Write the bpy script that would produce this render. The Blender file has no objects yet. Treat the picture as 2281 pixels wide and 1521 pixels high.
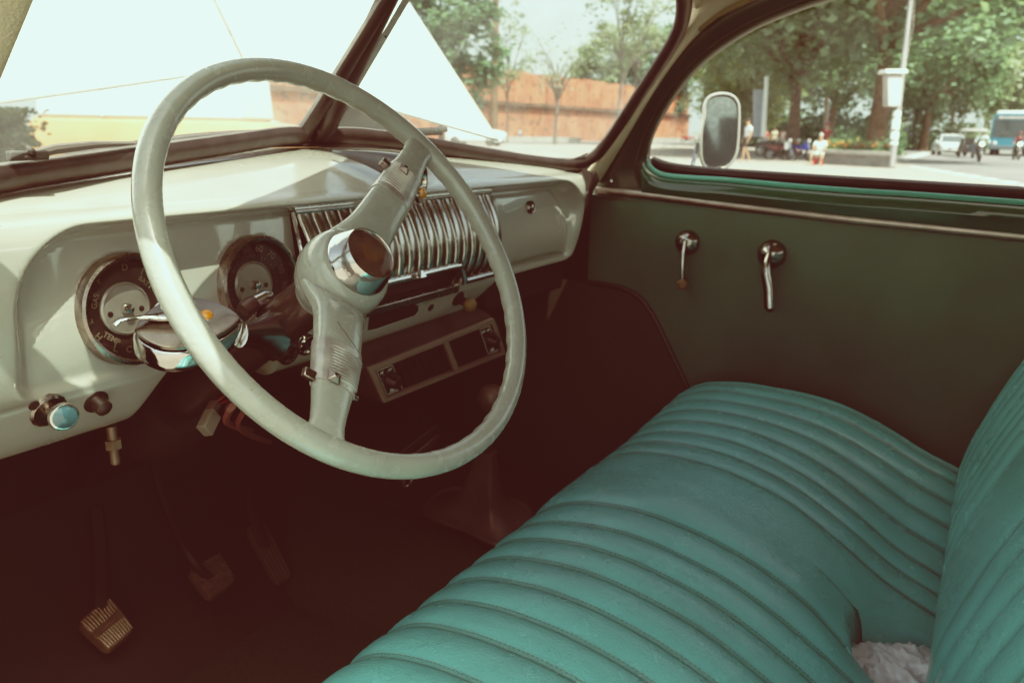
import bpy, bmesh, math, random
from math import sin, cos, pi, radians, sqrt, atan2
from mathutils import Vector, Matrix, noise as mnoise
V = Vector
random.seed(7)
SC = bpy.context.scene
COL = SC.collection

# ------------------------------------------------------------------ camera (measured from the photograph)
CAM_LOC = V((-.906, -.547, 1.18))
PSI, TILT, ROLL, FPX = radians(59), radians(15), .02, 1758.0
_D = V((sin(PSI)*cos(TILT), cos(PSI)*cos(TILT), -sin(TILT)))
_R0 = V((cos(PSI), -sin(PSI), 0)); _U0 = _R0.cross(_D)
_R = _R0*cos(ROLL) + _U0*sin(ROLL); _U = _U0*cos(ROLL) - _R0*sin(ROLL)
def ray(px, py): return _D + _R*((px-1140.5)/FPX) - _U*((py-760.5)/FPX)
def at(px, py, axis, v):
    """point seen at photo pixel (px,py) on the world plane axis=v (0 x, 1 y, 2 z)"""
    d = ray(px, py); return CAM_LOC + d*((v-CAM_LOC[axis])/d[axis])
def on_plane(px, py, p0, n):
    d = ray(px, py); return CAM_LOC + d*((p0-CAM_LOC).dot(n)/d.dot(n))
def ground(px, py): return at(px, py, 2, 0.0)

# ------------------------------------------------------------------ materials
def mat(name, col, rough=.5, metal=0., coat=0., var=.12, vscale=8., bump=0., bscale=60., spec=.5, trans=0., col2=None, emit=None, detail=4., speck=None, rvar=0.):
    m = bpy.data.materials.new(name); m.use_nodes = True
    nt = m.node_tree; N = nt.nodes; L = nt.links; b = N['Principled BSDF']
    b.inputs['Roughness'].default_value = rough; b.inputs['Metallic'].default_value = metal
    b.inputs['Coat Weight'].default_value = coat; b.inputs['Coat Roughness'].default_value = .06
    b.inputs['Specular IOR Level'].default_value = spec
    b.inputs['Transmission Weight'].default_value = trans
    tc = N.new('ShaderNodeTexCoord')
    nz = N.new('ShaderNodeTexNoise'); nz.inputs['Scale'].default_value = vscale; nz.inputs['Detail'].default_value = detail
    L.new(tc.outputs['Object'], nz.inputs['Vector'])
    rp = N.new('ShaderNodeValToRGB'); rp.color_ramp.elements[0].position = .3; rp.color_ramp.elements[1].position = .7
    c2 = col2 or tuple(c*(1-var) for c in col)
    rp.color_ramp.elements[0].color = (*c2, 1); rp.color_ramp.elements[1].color = (*[min(1, c*(1+var*.5)) for c in col], 1)
    L.new(nz.outputs['Fac'], rp.inputs['Fac'])
    out = rp.outputs['Color']
    if speck:   # (scale, threshold, colour): small chips, flecks of dirt
        vo = N.new('ShaderNodeTexNoise'); vo.inputs['Scale'].default_value = speck[0]; vo.inputs['Detail'].default_value = 2.; L.new(tc.outputs['Object'], vo.inputs['Vector'])
        gt = N.new('ShaderNodeMath'); gt.operation = 'GREATER_THAN'; gt.inputs[1].default_value = speck[1]; L.new(vo.outputs['Fac'], gt.inputs[0])
        mx = N.new('ShaderNodeMix'); mx.data_type = 'RGBA'; L.new(gt.outputs[0], mx.inputs['Factor']); L.new(out, mx.inputs['A']); mx.inputs['B'].default_value = (*speck[2], 1); out = mx.outputs['Result']
    L.new(out, b.inputs['Base Color'])
    if rvar:
        mr = N.new('ShaderNodeMapRange'); mr.inputs['To Min'].default_value = max(.02, rough-rvar); mr.inputs['To Max'].default_value = min(1, rough+rvar)
        n3 = N.new('ShaderNodeTexNoise'); n3.inputs['Scale'].default_value = vscale*3.1; n3.inputs['Detail'].default_value = 5; L.new(tc.outputs['Object'], n3.inputs['Vector'])
        L.new(n3.outputs['Fac'], mr.inputs['Value']); L.new(mr.outputs[0], b.inputs['Roughness'])
    if bump:
        n2 = N.new('ShaderNodeTexNoise'); n2.inputs['Scale'].default_value = bscale; n2.inputs['Detail'].default_value = 3.; L.new(tc.outputs['Object'], n2.inputs['Vector'])
        bp = N.new('ShaderNodeBump'); bp.inputs['Strength'].default_value = bump; bp.inputs['Distance'].default_value = .002; L.new(n2.outputs['Fac'], bp.inputs['Height']); L.new(bp.outputs['Normal'], b.inputs['Normal'])
    if emit:
        b.inputs['Emission Color'].default_value = (*emit[0], 1); b.inputs['Emission Strength'].default_value = emit[1]
    return m
def glass_mat(name, tint=(.97, 1, .985), gloss=.06, dirt=0., dscale=40., dthr=.55):
    """thin pane: see-through, a fresnel glint, and a pale film (dust; painted haze on the door window)"""
    m = bpy.data.materials.new(name); m.use_nodes = True; nt = m.node_tree; N = nt.nodes; L = nt.links
    for n in list(N): N.remove(n)
    o = N.new('ShaderNodeOutputMaterial'); tr = N.new('ShaderNodeBsdfTransparent'); tr.inputs['Color'].default_value = (*tint, 1)
    gl = N.new('ShaderNodeBsdfGlossy'); gl.inputs['Roughness'].default_value = .02
    fr = N.new('ShaderNodeLayerWeight'); fr.inputs['Blend'].default_value = .25
    ml = N.new('ShaderNodeMath'); ml.operation = 'MULTIPLY'; ml.inputs[1].default_value = gloss*3; L.new(fr.outputs['Fresnel'], ml.inputs[0])
    m1 = N.new('ShaderNodeMixShader'); L.new(ml.outputs[0], m1.inputs[0]); L.new(tr.outputs[0], m1.inputs[1]); L.new(gl.outputs[0], m1.inputs[2])
    last = m1
    if dirt:
        df = N.new('ShaderNodeBsdfDiffuse'); df.inputs['Color'].default_value = (.8, .8, .76, 1)
        tl = N.new('ShaderNodeBsdfTranslucent'); tl.inputs['Color'].default_value = (.85, .85, .8, 1)
        ad = N.new('ShaderNodeMixShader'); L.new(df.outputs[0], ad.inputs[1]); L.new(tl.outputs[0], ad.inputs[2])
        tc = N.new('ShaderNodeTexCoord'); nz = N.new('ShaderNodeTexNoise'); nz.inputs['Scale'].default_value = dscale; nz.inputs['Detail'].default_value = 8; L.new(tc.outputs['Object'], nz.inputs['Vector'])
        mr = N.new('ShaderNodeMapRange'); mr.inputs['From Min'].default_value = dthr-.15; mr.inputs['From Max'].default_value = dthr+.25; mr.inputs['To Min'].default_value = dirt*.45; mr.inputs['To Max'].default_value = dirt*1.5
        L.new(nz.outputs['Fac'], mr.inputs['Value'])
        m2 = N.new('ShaderNodeMixShader'); L.new(mr.outputs[0], m2.inputs[0]); L.new(m1.outputs[0], m2.inputs[1]); L.new(ad.outputs[0], m2.inputs[2]); last = m2
    L.new(last.outputs[0], o.inputs[0]); return m

# ------------------------------------------------------------------ mesh builder
class MB:
    def __init__(s): s.v = []; s.f = []; s.mi = []; s.m = 0
    def add(s, vs, fs):
        k = len(s.v); s.v += [V(p) for p in vs]; s.f += [tuple(i+k for i in f) for f in fs]; s.mi += [s.m]*len(fs); return s
    def box(s, c, d, rot=None):
        c = V(c); x, y, z = d[0]/2, d[1]/2, d[2]/2
        vs = [V((a*x, b*y, e*z)) for a in (-1, 1) for b in (-1, 1) for e in (-1, 1)]
        if rot is not None: vs = [rot @ p for p in vs]
        return s.add([c+p for p in vs], [(0, 1, 3, 2), (4, 6, 7, 5), (0, 4, 5, 1), (2, 3, 7, 6), (0, 2, 6, 4), (1, 5, 7, 3)])
    def hexa(s, a, b):
        """solid between two quads"""
        return s.add(list(a)+list(b), [(3, 2, 1, 0), (4, 5, 6, 7), (0, 1, 5, 4), (1, 2, 6, 5), (2, 3, 7, 6), (3, 0, 4, 7)])
    def loft(s, rings, caps=True, closed=True, loop=False):
        n = len(rings[0]); vs = [p for r in rings for p in r]; fs = []
        K = len(rings)
        for i in range(K if loop else K-1):
            j = (i+1) % K
            for k in range(n if closed else n-1):
                l = (k+1) % n; fs.append((i*n+k, i*n+l, j*n+l, j*n+k))
        if caps and not loop and closed: fs += [tuple(range(n-1, -1, -1)), tuple((K-1)*n+k for k in range(n))]
        return s.add(vs, fs)
    def tube(s, path, r, n=10, loop=False, flat=1., up=None, caps=True):
        """r number or list or (ru, rv) per point"""
        path = [V(p) for p in path]; K = len(path); rings = []
        u0 = None
        for i, p in enumerate(path):
            if loop: t = path[(i+1) % K]-path[i-1]
            else: t = path[min(i+1, K-1)]-path[max(i-1, 0)]
            t.normalize()
            if up is not None: u = V(up)-t*t.dot(V(up))
            elif u0 is None: u = V((0, 0, 1)) if abs(t.z) < .9 else V((1, 0, 0)); u = u-t*t.dot(u)
            else: u = u0-t*t.dot(u0)
            if u.length < 1e-6: u = V((1, 0, 0))-t*t.x
            u.normalize(); u0 = u; w = t.cross(u)
            rr = r[i] if isinstance(r, (list,)) else r
            ru, rv = rr if isinstance(rr, tuple) else (rr, rr*flat)
            rings.append([p+u*(ru*cos(2*pi*k/n))+w*(rv*sin(2*pi*k/n)) for k in range(n)])
        return s.loft(rings, caps, True, loop)
    def lathe(s, o, axis, prof, n=32, e1=None, caps=True):
        """prof: list of (radius, height along axis)"""
        o = V(o); a = V(axis).normalized(); u = V(e1) if e1 else (V((0, 0, 1)) if abs(a.z) < .9 else V((1, 0, 0)))
        u = (u-a*a.dot(u)).normalized(); w = a.cross(u)
        rings = [[o+a*h+(u*cos(2*pi*k/n)+w*sin(2*pi*k/n))*max(r, 1e-5) for k in range(n)] for r, h in prof]
        return s.loft(rings, caps, True)
    def grid(s, pts):
        n = len(pts[0]); return s.add([p for r in pts for p in r], [(i*n+k, i*n+k+1, (i+1)*n+k+1, (i+1)*n+k) for i in range(len(pts)-1) for k in range(n-1)])
    def ball(s, c, r, n=12, m=8, sc=(1, 1, 1)):
        c = V(c); rings = []
        for i in range(m+1):
            a = pi*i/m; rings.append([c+V((sc[0]*r*max(sin(a), 1e-4)*cos(2*pi*k/n), sc[1]*r*max(sin(a), 1e-4)*sin(2*pi*k/n), -sc[2]*r*cos(a))) for k in range(n)])
        return s.loft(rings, True, True)
    def prism(s, poly, vec):
        """extrude a flat polygon (list of points) by vec"""
        poly = [V(p) for p in poly]; n = len(poly); vec = V(vec)
        return s.add(poly+[p+vec for p in poly], [tuple(range(n-1, -1, -1)), tuple(range(n, 2*n))]+[(k, (k+1) % n, n+(k+1) % n, n+k) for k in range(n)])
    def xf(s, M):
        s.v = [M @ p for p in s.v]; return s
    def mesh(s, name, mats, org=V((0, 0, 0)), smooth=True, sharp=35., fix=True):
        me = bpy.data.meshes.new(name); me.from_pydata([p-org for p in s.v], [], s.f); me.update()
        for m in (mats if isinstance(mats, (list, tuple)) else [mats]): me.materials.append(m)
        if any(s.mi): me.polygons.foreach_set('material_index', s.mi)
        if fix:
            b = bmesh.new(); b.from_mesh(me); bmesh.ops.remove_doubles(b, verts=b.verts, dist=1e-6); bmesh.ops.recalc_face_normals(b, faces=b.faces); b.to_mesh(me); b.free()
        me.polygons.foreach_set('use_smooth', [smooth]*len(me.polygons))
        if smooth: me.set_sharp_from_angle(angle=radians(sharp))
        return me

ORG = {}
def thing(name, label=None, cat=None, loc=(0, 0, 0), group=None, kind=None):
    o = bpy.data.objects.new(name, None); COL.objects.link(o); o.location = V(loc); o.empty_display_size = .05
    ORG[o.name] = V(loc); tag(o, label, cat, group, kind); return o
def tag(o, label=None, cat=None, group=None, kind=None):
    for k, v in (('label', label), ('category', cat), ('group', group), ('kind', kind)):
        if v: o[k] = v
    return o
def part(name, mb, m, parent=None, label=None, bevel=0., subd=0, loc=None, kind=None, smooth=True, sharp=35., fix=True, local=False):
    """link one mesh object; vertices are given in world space (local=True: in the parent's own space)"""
    org = V((0, 0, 0))
    if parent is not None and not local: org = ORG[parent.name]
    elif loc is not None: org = V(loc)
    me = mb if isinstance(mb, bpy.types.Mesh) else mb.mesh(name, m, org, smooth, sharp, fix)
    o = bpy.data.objects.new(name, me); COL.objects.link(o)
    if parent is not None: o.parent = parent; ORG[o.name] = org
    else: o.location = org; ORG[o.name] = org
    if label: o['label'] = label
    if kind: o['kind'] = kind
    if bevel:
        b = o.modifiers.new('bevel', 'BEVEL'); b.width = bevel; b.segments = 2; b.limit_method = 'ANGLE'; b.angle_limit = radians(40)
    if subd:
        b = o.modifiers.new('subd', 'SUBSURF'); b.levels = subd; b.render_levels = subd
    return o
def single(name, mb, m, label, cat, loc, group=None, kind=None, **k):
    return tag(part(name, mb, m, None, loc=loc, **k), label, cat, group, kind)
def copy_tree(o, parent=None):
    c = o.copy(); COL.objects.link(c); c.parent = parent
    for ch in list(o.children): copy_tree(ch, c)
    return c
def text_mb(txt, size, M, ext=.0004, align='CENTER', bold=0.):
    """lettering as flat raised geometry; M maps the text plane (x right, y up, z out) into the scene"""
    cu = bpy.data.curves.new('lettering', 'FONT'); cu.body = txt; cu.size = size; cu.extrude = ext; cu.align_x = align; cu.align_y = 'CENTER'; cu.offset = bold; cu.resolution_u = 3
    ob = bpy.data.objects.new('lettering', cu); COL.objects.link(ob)
    dg = bpy.context.evaluated_depsgraph_get(); me = bpy.data.meshes.new_from_object(ob.evaluated_get(dg))
    r = ([M @ v.co for v in me.vertices], [tuple(p.vertices) for p in me.polygons])
    bpy.data.objects.remove(ob); bpy.data.curves.remove(cu); bpy.data.meshes.remove(me); return r
def frame(o, x, y):
    """matrix with origin o, x axis, y axis"""
    x = V(x).normalized(); y = V(y); y = (y-x*x.dot(y)).normalized(); z = x.cross(y)
    return Matrix(((x.x, y.x, z.x, o[0]), (x.y, y.y, z.y, o[1]), (x.z, y.z, z.z, o[2]), (0, 0, 0, 1)))
def catmull(pts, n=8, loop=False):
    pts = [V(p) for p in pts]; out = []; K = len(pts)
    for i in range(K if loop else K-1):
        if loop: p0, p1, p2, p3 = pts[i-1], pts[i], pts[(i+1) % K], pts[(i+2) % K]
        else: p0, p1, p2, p3 = pts[max(i-1, 0)], pts[i], pts[i+1], pts[min(i+2, K-1)]
        for k in range(n):
            t = k/n; out.append(.5*((2*p1)+(p2-p0)*t+(2*p0-5*p1+4*p2-p3)*t*t+(3*p1-p0-3*p2+p3)*t*t*t))
    if not loop: out.append(pts[-1])
    return out
def lerp1(tab, x):
    """piecewise linear table lookup with smooth ends"""
    if x <= tab[0][0]: return tab[0][1]
    for (a, p), (b, q) in zip(tab, tab[1:]):
        if x <= b:
            t = (x-a)/(b-a); return p+(q-p)*t
    return tab[-1][1]
def sstep(a, b, x):
    t = min(1, max(0, (x-a)/(b-a))); return t*t*(3-2*t)
# ------------------------------------------------------------------ interior materials
CREAM = mat('cream_dash_paint', (.415, .41, .352), .24, coat=1., var=.08, vscale=5, speck=(140, .785, (.22, .19, .14)), bump=.10, bscale=240, rvar=.10)
WHEELP = mat('sage_wheel_enamel', (.33, .355, .305), .26, coat=.7, var=.12, vscale=22, speck=(260, .79, (.16, .12, .09)), bump=.30, bscale=150, rvar=.09)
CHROME = mat('worn_chrome', (.62, .60, .57), .12, 1., var=.25, vscale=30, bump=.12, bscale=120, rvar=.09, speck=(220, .77, (.18, .14, .11)))
CHROMED = mat('tarnished_chrome', (.30, .27, .24), .25, 1., var=.35, vscale=40, bump=.15, bscale=150, rvar=.14)
BLACK = mat('black_plastic', (.022, .018, .016), .45, var=.3, vscale=30, rvar=.1)
CREAM.node_tree.nodes['Principled BSDF'].inputs['Coat IOR'].default_value = 1.95; CREAM.node_tree.nodes['Principled BSDF'].inputs['Coat Roughness'].default_value = .035
CHROMEG = mat('dull_grille_chrome', (.46, .44, .40), .20, 1., var=.3, vscale=25, bump=.15, bscale=110, rvar=.12, speck=(200, .74, (.16, .12, .10)))
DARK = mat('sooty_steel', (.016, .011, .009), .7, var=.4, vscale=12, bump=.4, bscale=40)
RUBBER = mat('aged_brown_rubber', (.045, .032, .030), .42, var=.4, vscale=30, bump=.35, bscale=70, rvar=.14)
TAN = mat('tan_vinyl_trim', (.56, .48, .34), .5, var=.18, vscale=14, bump=.7, bscale=420, rvar=.1)
GREENP = mat('green_door_paint', (.011, .088, .054), .20, coat=.9, var=.15, vscale=4, rvar=.05)
DOORV = mat('olive_door_vinyl', (.052, .112, .082), .55, var=.32, vscale=3.5, bump=.4, bscale=500, rvar=.1)
TRIMM = mat('anodised_trim', (.44, .36, .31), .34, 1., var=.2, vscale=30, rvar=.1)
AMBER = mat('amber_jewel', (.75, .30, .015), .12, coat=1., var=.15, vscale=60)
DIAL = mat('dial_black', (.020, .013, .011), .4, var=.2, vscale=60)
DISC = mat('dial_disc', (.30, .29, .26), .25, .25, var=.2, vscale=50)
PAINTN = mat('dial_figures', (.20, .165, .12), .6, var=.2, vscale=80)
WHITEL = mat('white_legend', (.72, .70, .64), .6, var=.05)
LENS = glass_mat('instrument_glass', (.97, .96, .94), .14, .02)
HOODP = mat('cream_bonnet_paint', (.82, .82, .76), .22, coat=.7, var=.05, vscale=3, rvar=.05)
SEATV = mat('teal_vinyl', (.108, .465, .455), .26, var=.16, vscale=7, bump=.6, bscale=330, rvar=.08, spec=.65, coat=.22)
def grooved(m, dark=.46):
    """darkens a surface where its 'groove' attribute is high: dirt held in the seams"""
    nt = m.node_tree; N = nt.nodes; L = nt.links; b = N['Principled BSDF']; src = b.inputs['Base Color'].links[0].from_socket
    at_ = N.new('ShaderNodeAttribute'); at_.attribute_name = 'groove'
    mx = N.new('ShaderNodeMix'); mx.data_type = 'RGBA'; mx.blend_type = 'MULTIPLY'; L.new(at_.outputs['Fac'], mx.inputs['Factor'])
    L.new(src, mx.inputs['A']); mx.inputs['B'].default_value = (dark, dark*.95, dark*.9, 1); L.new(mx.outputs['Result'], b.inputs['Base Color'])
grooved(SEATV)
SEATS = mat('teal_thread', (.06, .17, .16), .7, var=.2)
CARPET = mat('dark_carpet', (.034, .030, .020), .95, var=.5, vscale=220, bump=1., bscale=500, col2=(.016, .020, .011))
MATEDGE = mat('carpet_binding', (.23, .225, .14), .8, var=.3, vscale=40)
SCREENG = glass_mat('windscreen_glass', (.985, 1, .99), .05, .17, 9., .5)
WINDOWG = glass_mat('door_window_glass', (.985, 1, .99), .03, .085, 14., .55)  # its pale film paints a bright sky haze over the street view
MIRRORM = mat('mirror_silver', (.36, .38, .38), .05, 1., var=.3, vscale=110, rvar=.04, col2=(.28, .30, .30))
KNOBT = mat('tan_knob', (.20, .14, .07), .4, var=.2)
STEEL = mat('pedal_steel', (.26, .19, .14), .42, .6, var=.4, vscale=40, bump=.3, bscale=120)
PEDR = mat('pedal_rubber', (.075, .055, .042), .55, var=.3, vscale=60)
BEIGEP = mat('heater_beige_plastic', (.055, .038, .028), .45, var=.15)

# ------------------------------------------------------------------ the car body
car = thing('vintage_car', 'interior shell of a vintage green and cream car with raised cream bonnet and split windscreen', 'car', (0, 0, 0))
WSC, WSCT = at(690, 300, 0, 0.), at(862, 0, 0, 0.)          # foot and top of the centre post
WSR = at(1315, 352, 0, .62)
wn = (WSCT-WSC).cross(WSR-WSC).normalized()
def ws(px, py): return on_plane(px, py, WSC, wn)
def mir(p): return V((-p[0], p[1], p[2]))
edge = [ws(*p) for p in ((715, 303), (800, 305), (900, 317), (1000, 333), (1100, 350), (1200, 364), (1270, 368), (1318, 353), (1357, 312), (1400, 248), (1445, 180), (1490, 110), (1515, 60), (1524, 15), (1520, -25), (1496, -62), (1450, -85), (1300, -112), (1100, -120), (905, -112))]
edge += [ws(*p) for p in ((890, -60), (815, 95), (748, 238), (726, 290))]
def seal(loop, name):
    part(name, MB().tube(catmull(loop, 5, True), (.0105, .0165), 12, True, up=wn if loop[5].x > 0 else mir(wn)), RUBBER, car)
def mirl(p): return mir(p)+V((0, 0, .0135*sstep(.10, .5, p[0])*(1-sstep(1.2, 1.36, p[2]))))
seal(edge, 'windscreen_seal'); seal([mirl(p) for p in edge], 'windscreen_seal')
for sgn in (1, -1):
    lp = [p if sgn > 0 else mirl(p) for p in edge]
    n_ = wn if sgn > 0 else mir(wn)
    c_ = sum((p for p in lp), V((0, 0, 0)))/len(lp)
    part('windscreen_glass', MB().add(lp, [tuple(range(len(lp)))]), SCREENG, car, smooth=False)
# inner lip: a thin pale line of bead along the foot of the glass
for sgn in (1, -1):
    b = [ws(*p) for p in ((712, 291), (800, 293), (900, 305), (1000, 321), (1100, 338), (1200, 352), (1268, 356), (1308, 342))]
    part('glazing_bead', MB().tube(catmull([p if sgn > 0 else mirl(p) for p in b], 4), .0022, 6), TRIMM, car)
up_ = (WSCT-WSC).normalized(); rear = wn if wn.y < 0 else -wn
top = WSC+up_*.36
post = part('windscreen_post', MB().loft([[q+V((-.016, 0, 0)), q+V((.016, 0, 0)), q+V((.013, -.010, .006)), q+V((-.013, -.010, .006))] for q in (WSC-up_*.012, top)]), RUBBER, car, bevel=.003)
sl0 = at(690, 312, 0, .022)+V((0, -.012, 0)); 
strip = MB(); off = V((.027, -.012, .004))
strip.loft([[q+off+V((-.008, 0, 0)), q+off+V((.0085, 0, 0)), q+off+V((.007, -.005, .003)), q+off+V((-.0065, -.005, .003))] for q in (WSC-up_*.012, top)])
st = part('metal_strip', strip, mat('brushed_alloy_strip', (.44, .44, .41), .38, .15, var=.2, vscale=40, rvar=.1), post, bevel=.0015)
for f_ in (.035, .172, .30):
    q = WSC+up_*f_+off+V((0, -.006, .0035)); part('screw', MB().lathe(q, V((0, -.8, .6)), [(.0034, 0), (.0034, .001), (.002, .002), (.0001, .002)], 12), CHROMED, post)

# pillars: tan trimmed inner skins, passenger's side traced, driver's side its mirror image
pil_in = [(1313, 381), (1360, 326), (1417, 242), (1468, 160), (1511, 91), (1541, 39), (1546, -10), (1550, -60)]
pil_out = [(1336, 408), (1398, 305), (1453, 212), (1503, 140), (1553, 82), (1610, 36), (1680, 2), (1790, -40)]
def pil_x(py): return .655-.00016*(380-py)
A_ = [at(a, b, 0, pil_x(b)-.012) for a, b in pil_in]; B_ = [at(a, b, 0, pil_x(b)+.022) for a, b in pil_out]
def skin(a, b, mx=False, push=V((-.014, -.006, 0)), out=V((.03, .02, 0)), n=6):
    rows = []
    a = catmull(a, 5); b = catmull(b, 5)
    for p, q in zip(a, b):
        row = [p+out]+[p.lerp(q, k/n)+push*(sin(pi*k/n)**.7) for k in range(n+1)]+[q+out]
        rows.append([mir(r)+V((.040, -.012, 0)) for r in row] if mx else row)
    return MB().grid(rows)
part('pillar', skin(A_, B_), TAN, car, 'tan trimmed windscreen pillar on the passenger side', sharp=60)
pd = part('pillar', skin(A_, B_, True), TAN, car, 'tan textured windscreen pillar on the driver side', sharp=60)
# gap and hinge where the dash end meets the pillar
part('pillar_clip', MB().tube([at(1322, 382, 0, .60), at(1326, 400, 0, .60), at(1316, 424, 0, .60), at(1312, 450, 0, .60)], [.006, .009, .006, .004], 8), DARK, car)
# corner bracket with its domed screw at the pillar head
cb = [at(a, b, 0, .60) for a, b in ((1541, 40), (1536, -30), (1700, -30), (1690, -2), (1600, 40), (1560, 72))]
br = part('corner_bracket', MB().prism(cb, (.012, .006, 0)), mat('olive_bracket_paint', (.155, .125, .065), .4, var=.15), car, bevel=.003)
part('screw', MB().lathe(at(1568, 29, 0, .598), (-1, -.4, 0), [(.0085, 0), (.0082, .002), (.005, .0045), (.0001, .0055)], 16), TAN, br)
# header rail and roof
hd = []
TOPE = edge[14:20]
for p in TOPE: hd.append(p)
rail_pts = [V((.63, -.02, 1.405))]+[p+V((0, -.012, .022)) for p in TOPE]
rail_pts += [mir(p) for p in reversed(rail_pts)]
part('header_rail', MB().tube(catmull(rail_pts, 4), (.020, .014), 10), TAN, car)
roof = []
topw = sorted([p for p in TOPE]+[mir(p) for p in TOPE], key=lambda p: p.x)
def head(x):
    for a, b in zip(topw, topw[1:]):
        if a.x <= x <= b.x: return a.lerp(b, (x-a.x)/max(1e-6, b.x-a.x))
    return topw[0] if x < 0 else topw[-1]
for i in range(19):
    t = i/18; row = []
    for k in range(25):
        u = -1+2*k/24; w = .600+.10*sstep(.05, .22, t); x = u*w
        h_ = head(max(topw[0].x, min(topw[-1].x, x))); y0 = h_.y+.03
        crown = h_.z+.02+.075*sin(pi*min(.62, t*1.1))+.035*(1-u*u)*min(1, t*3)-.02*abs(u)**8
        row.append(V((x, y0+(-2.1-y0)*t, crown)))
    roof.append(row)
part('roof_lining', MB().grid(roof), mat('grey_headlining', (.20, .175, .14), .9, var=.1, vscale=9), car, 'roof with its fabric headlining')
part('roof_lining', MB().grid([[p+V((0, 0, .03)) for p in r] for r in roof]), GREENP, car, 'green painted outer roof skin')
for sg in (1, -1):   # rear quarters behind the door openings
    q = [V((sg*.68, -1.08, .35)), V((sg*.68, -1.05, 1.0)), V((sg*.64, -.98, 1.43)), V((sg*.63, -1.7, 1.42)), V((sg*.66, -2.05, 1.0)), V((sg*.66, -2.05, .35))]
    part('rear_quarter', MB().prism(q, (sg*.03, 0, 0)), DOORV, car)
part('rear_bulkhead', MB().box((0, -1.95, .84), (1.34, .03, 1.0)), DOORV, car)

# ------------------------------------------------------------------ bonnet raised ahead of the windscreen
HA = V((.65, .44, 1.154)); HC = V((0, .50, 1.266)); fw = V((0, .60, .80)); 
hn = V((0, -.80, .60))
HE = [at(1105, 317, 1, .44)]
def hood_pt(u, t):
    """u across (-1..1), t up the raised bonnet in metres"""
    w = .655-.10*t; x = u*w
    base = HA.lerp(HC, 1-abs(u)**.95); base = V((x, base.y, base.z))
    return base+fw*t+hn*(.05*(1-u*u)*min(1, t*1.5))
hg = MB(); us = [-1+2*k/40 for k in range(41)]; ts = [0, .004, .01, .03, .06]+[.12+.06*k for k in range(18)]
hg.grid([[hood_pt(u, t) for u in us] for t in ts])
hd_ = part('bonnet', hg, HOODP, car, 'raised cream bonnet seen through the windscreen')
m_ = hd_.modifiers.new('thick', 'SOLIDIFY'); m_.thickness = .006; m_.offset = 1
ridge = [hood_pt(0, t)+hn*.006 for t in (.0, .05, .2, .4, .7, 1.1)]
part('centre_moulding', MB().tube(ridge, (.009, .006), 8, up=hn), mat('dull_moulding', (.34, .30, .26), .35, .7, var=.3, vscale=60), hd_)
part('centre_moulding', MB().tube([p+V((.020, 0, 0)) for p in ridge], (.004, .004), 8, up=hn), HOODP, hd_)
# cowl, engine bay clutter and wing tops ahead of the glass
cow = []
for k in range(33):
    x = -.70+1.4*k/32; yb = .385-.45*x*x
    cow.append([V((x, yb+.012, 1.118-.16*x*x)), V((x, yb+.06, 1.128-.16*x*x)), V((x, yb+.10, 1.118-.16*x*x)), V((x, yb+.115, 1.10-.16*x*x))])
tray = [[V((x, r[3].y-.002, r[3].z-.004)), V((x, .52, 1.085-.16*x*x)), V((x, .70, 1.03-.14*x*x))] for x, r in zip([-.70+1.4*k/32 for k in range(33)], cow)]
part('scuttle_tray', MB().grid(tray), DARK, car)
part('cowl', MB().grid(cow), HOODP, car, 'cream scuttle panel below the windscreen')
eq = [at(px, py, 1, .56) for px, py in ((744, 330), (905, 340), (905, 292), (880, 262), (852, 240), (800, 230), (744, 226))]
eng = part('engine_bay', MB().prism(eq, (.15, .10, -.01)), mat('grey_engine_paint', (.055, .062, .058), .5, var=.4, vscale=24, rvar=.2), car, bevel=.006)
part('bonnet_stay', MB().box(at(726, 262, 1, .48), (.011, .012, .085)), HOODP, car, bevel=.002)
for sg in (1, -1):
    fpts = []
    for i in range(14):
        t = i/13; y = .20+1.5*t
        y = y
        fpts.append([V((0, 0, -.17))+q for q in [V((sg*(.70-.03*t), y, 1.02-.05*t-.1*t*t)), V((sg*(.76-.02*t), y, 1.0-.06*t-.1*t*t)), V((sg*(.84-.04*t), y, .93-.10*t-.1*t*t)), V((sg*(.87-.05*t), y, .80-.12*t-.1*t*t)), V((sg*(.87-.05*t), y, .45))]])
    part('front_wing', MB().grid(fpts), GREENP, car)
# wipers resting on the glass
nl = mir(wn)
def ws2(px, py):
    if px < 690: return on_plane(px, py, WSC+V((0, .010, 0)), nl)
    return on_plane(px, py, WSC+V((0, .010, 0)), wn)
w1 = part('wiper', MB().tube([ws2(50, 350), ws2(120, 333), ws2(205, 323), ws2(300, 319)], [.0035, .005, .004, .002], 8, up=V((0, -.7, .7))), mat('weathered_wiper', (.14, .12, .11), .6, .3), car, 'wiper lying along the driver windscreen foot')
part('wiper_pivot', MB().box(ws2(62, 347), (.036, .008, .009)).lathe(ws2(68, 341), (0, -.7, .7), [(.004, 0), (.004, .004), (.002, .005), (.0001, .005)], 12), BLACK, w1, bevel=.003)
w2 = part('wiper', MB().tube([ws2(850, 296), ws2(920, 293), ws2(995, 289)], [.004, .0055, .0045], 8), CHROMED, car, 'short wiper lying along the passenger windscreen foot')
part('wiper_arm', MB().tube([ws2(900, 304), ws2(950, 299), ws2(985, 297)], .003, 6), BLACK, w2)

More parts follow.
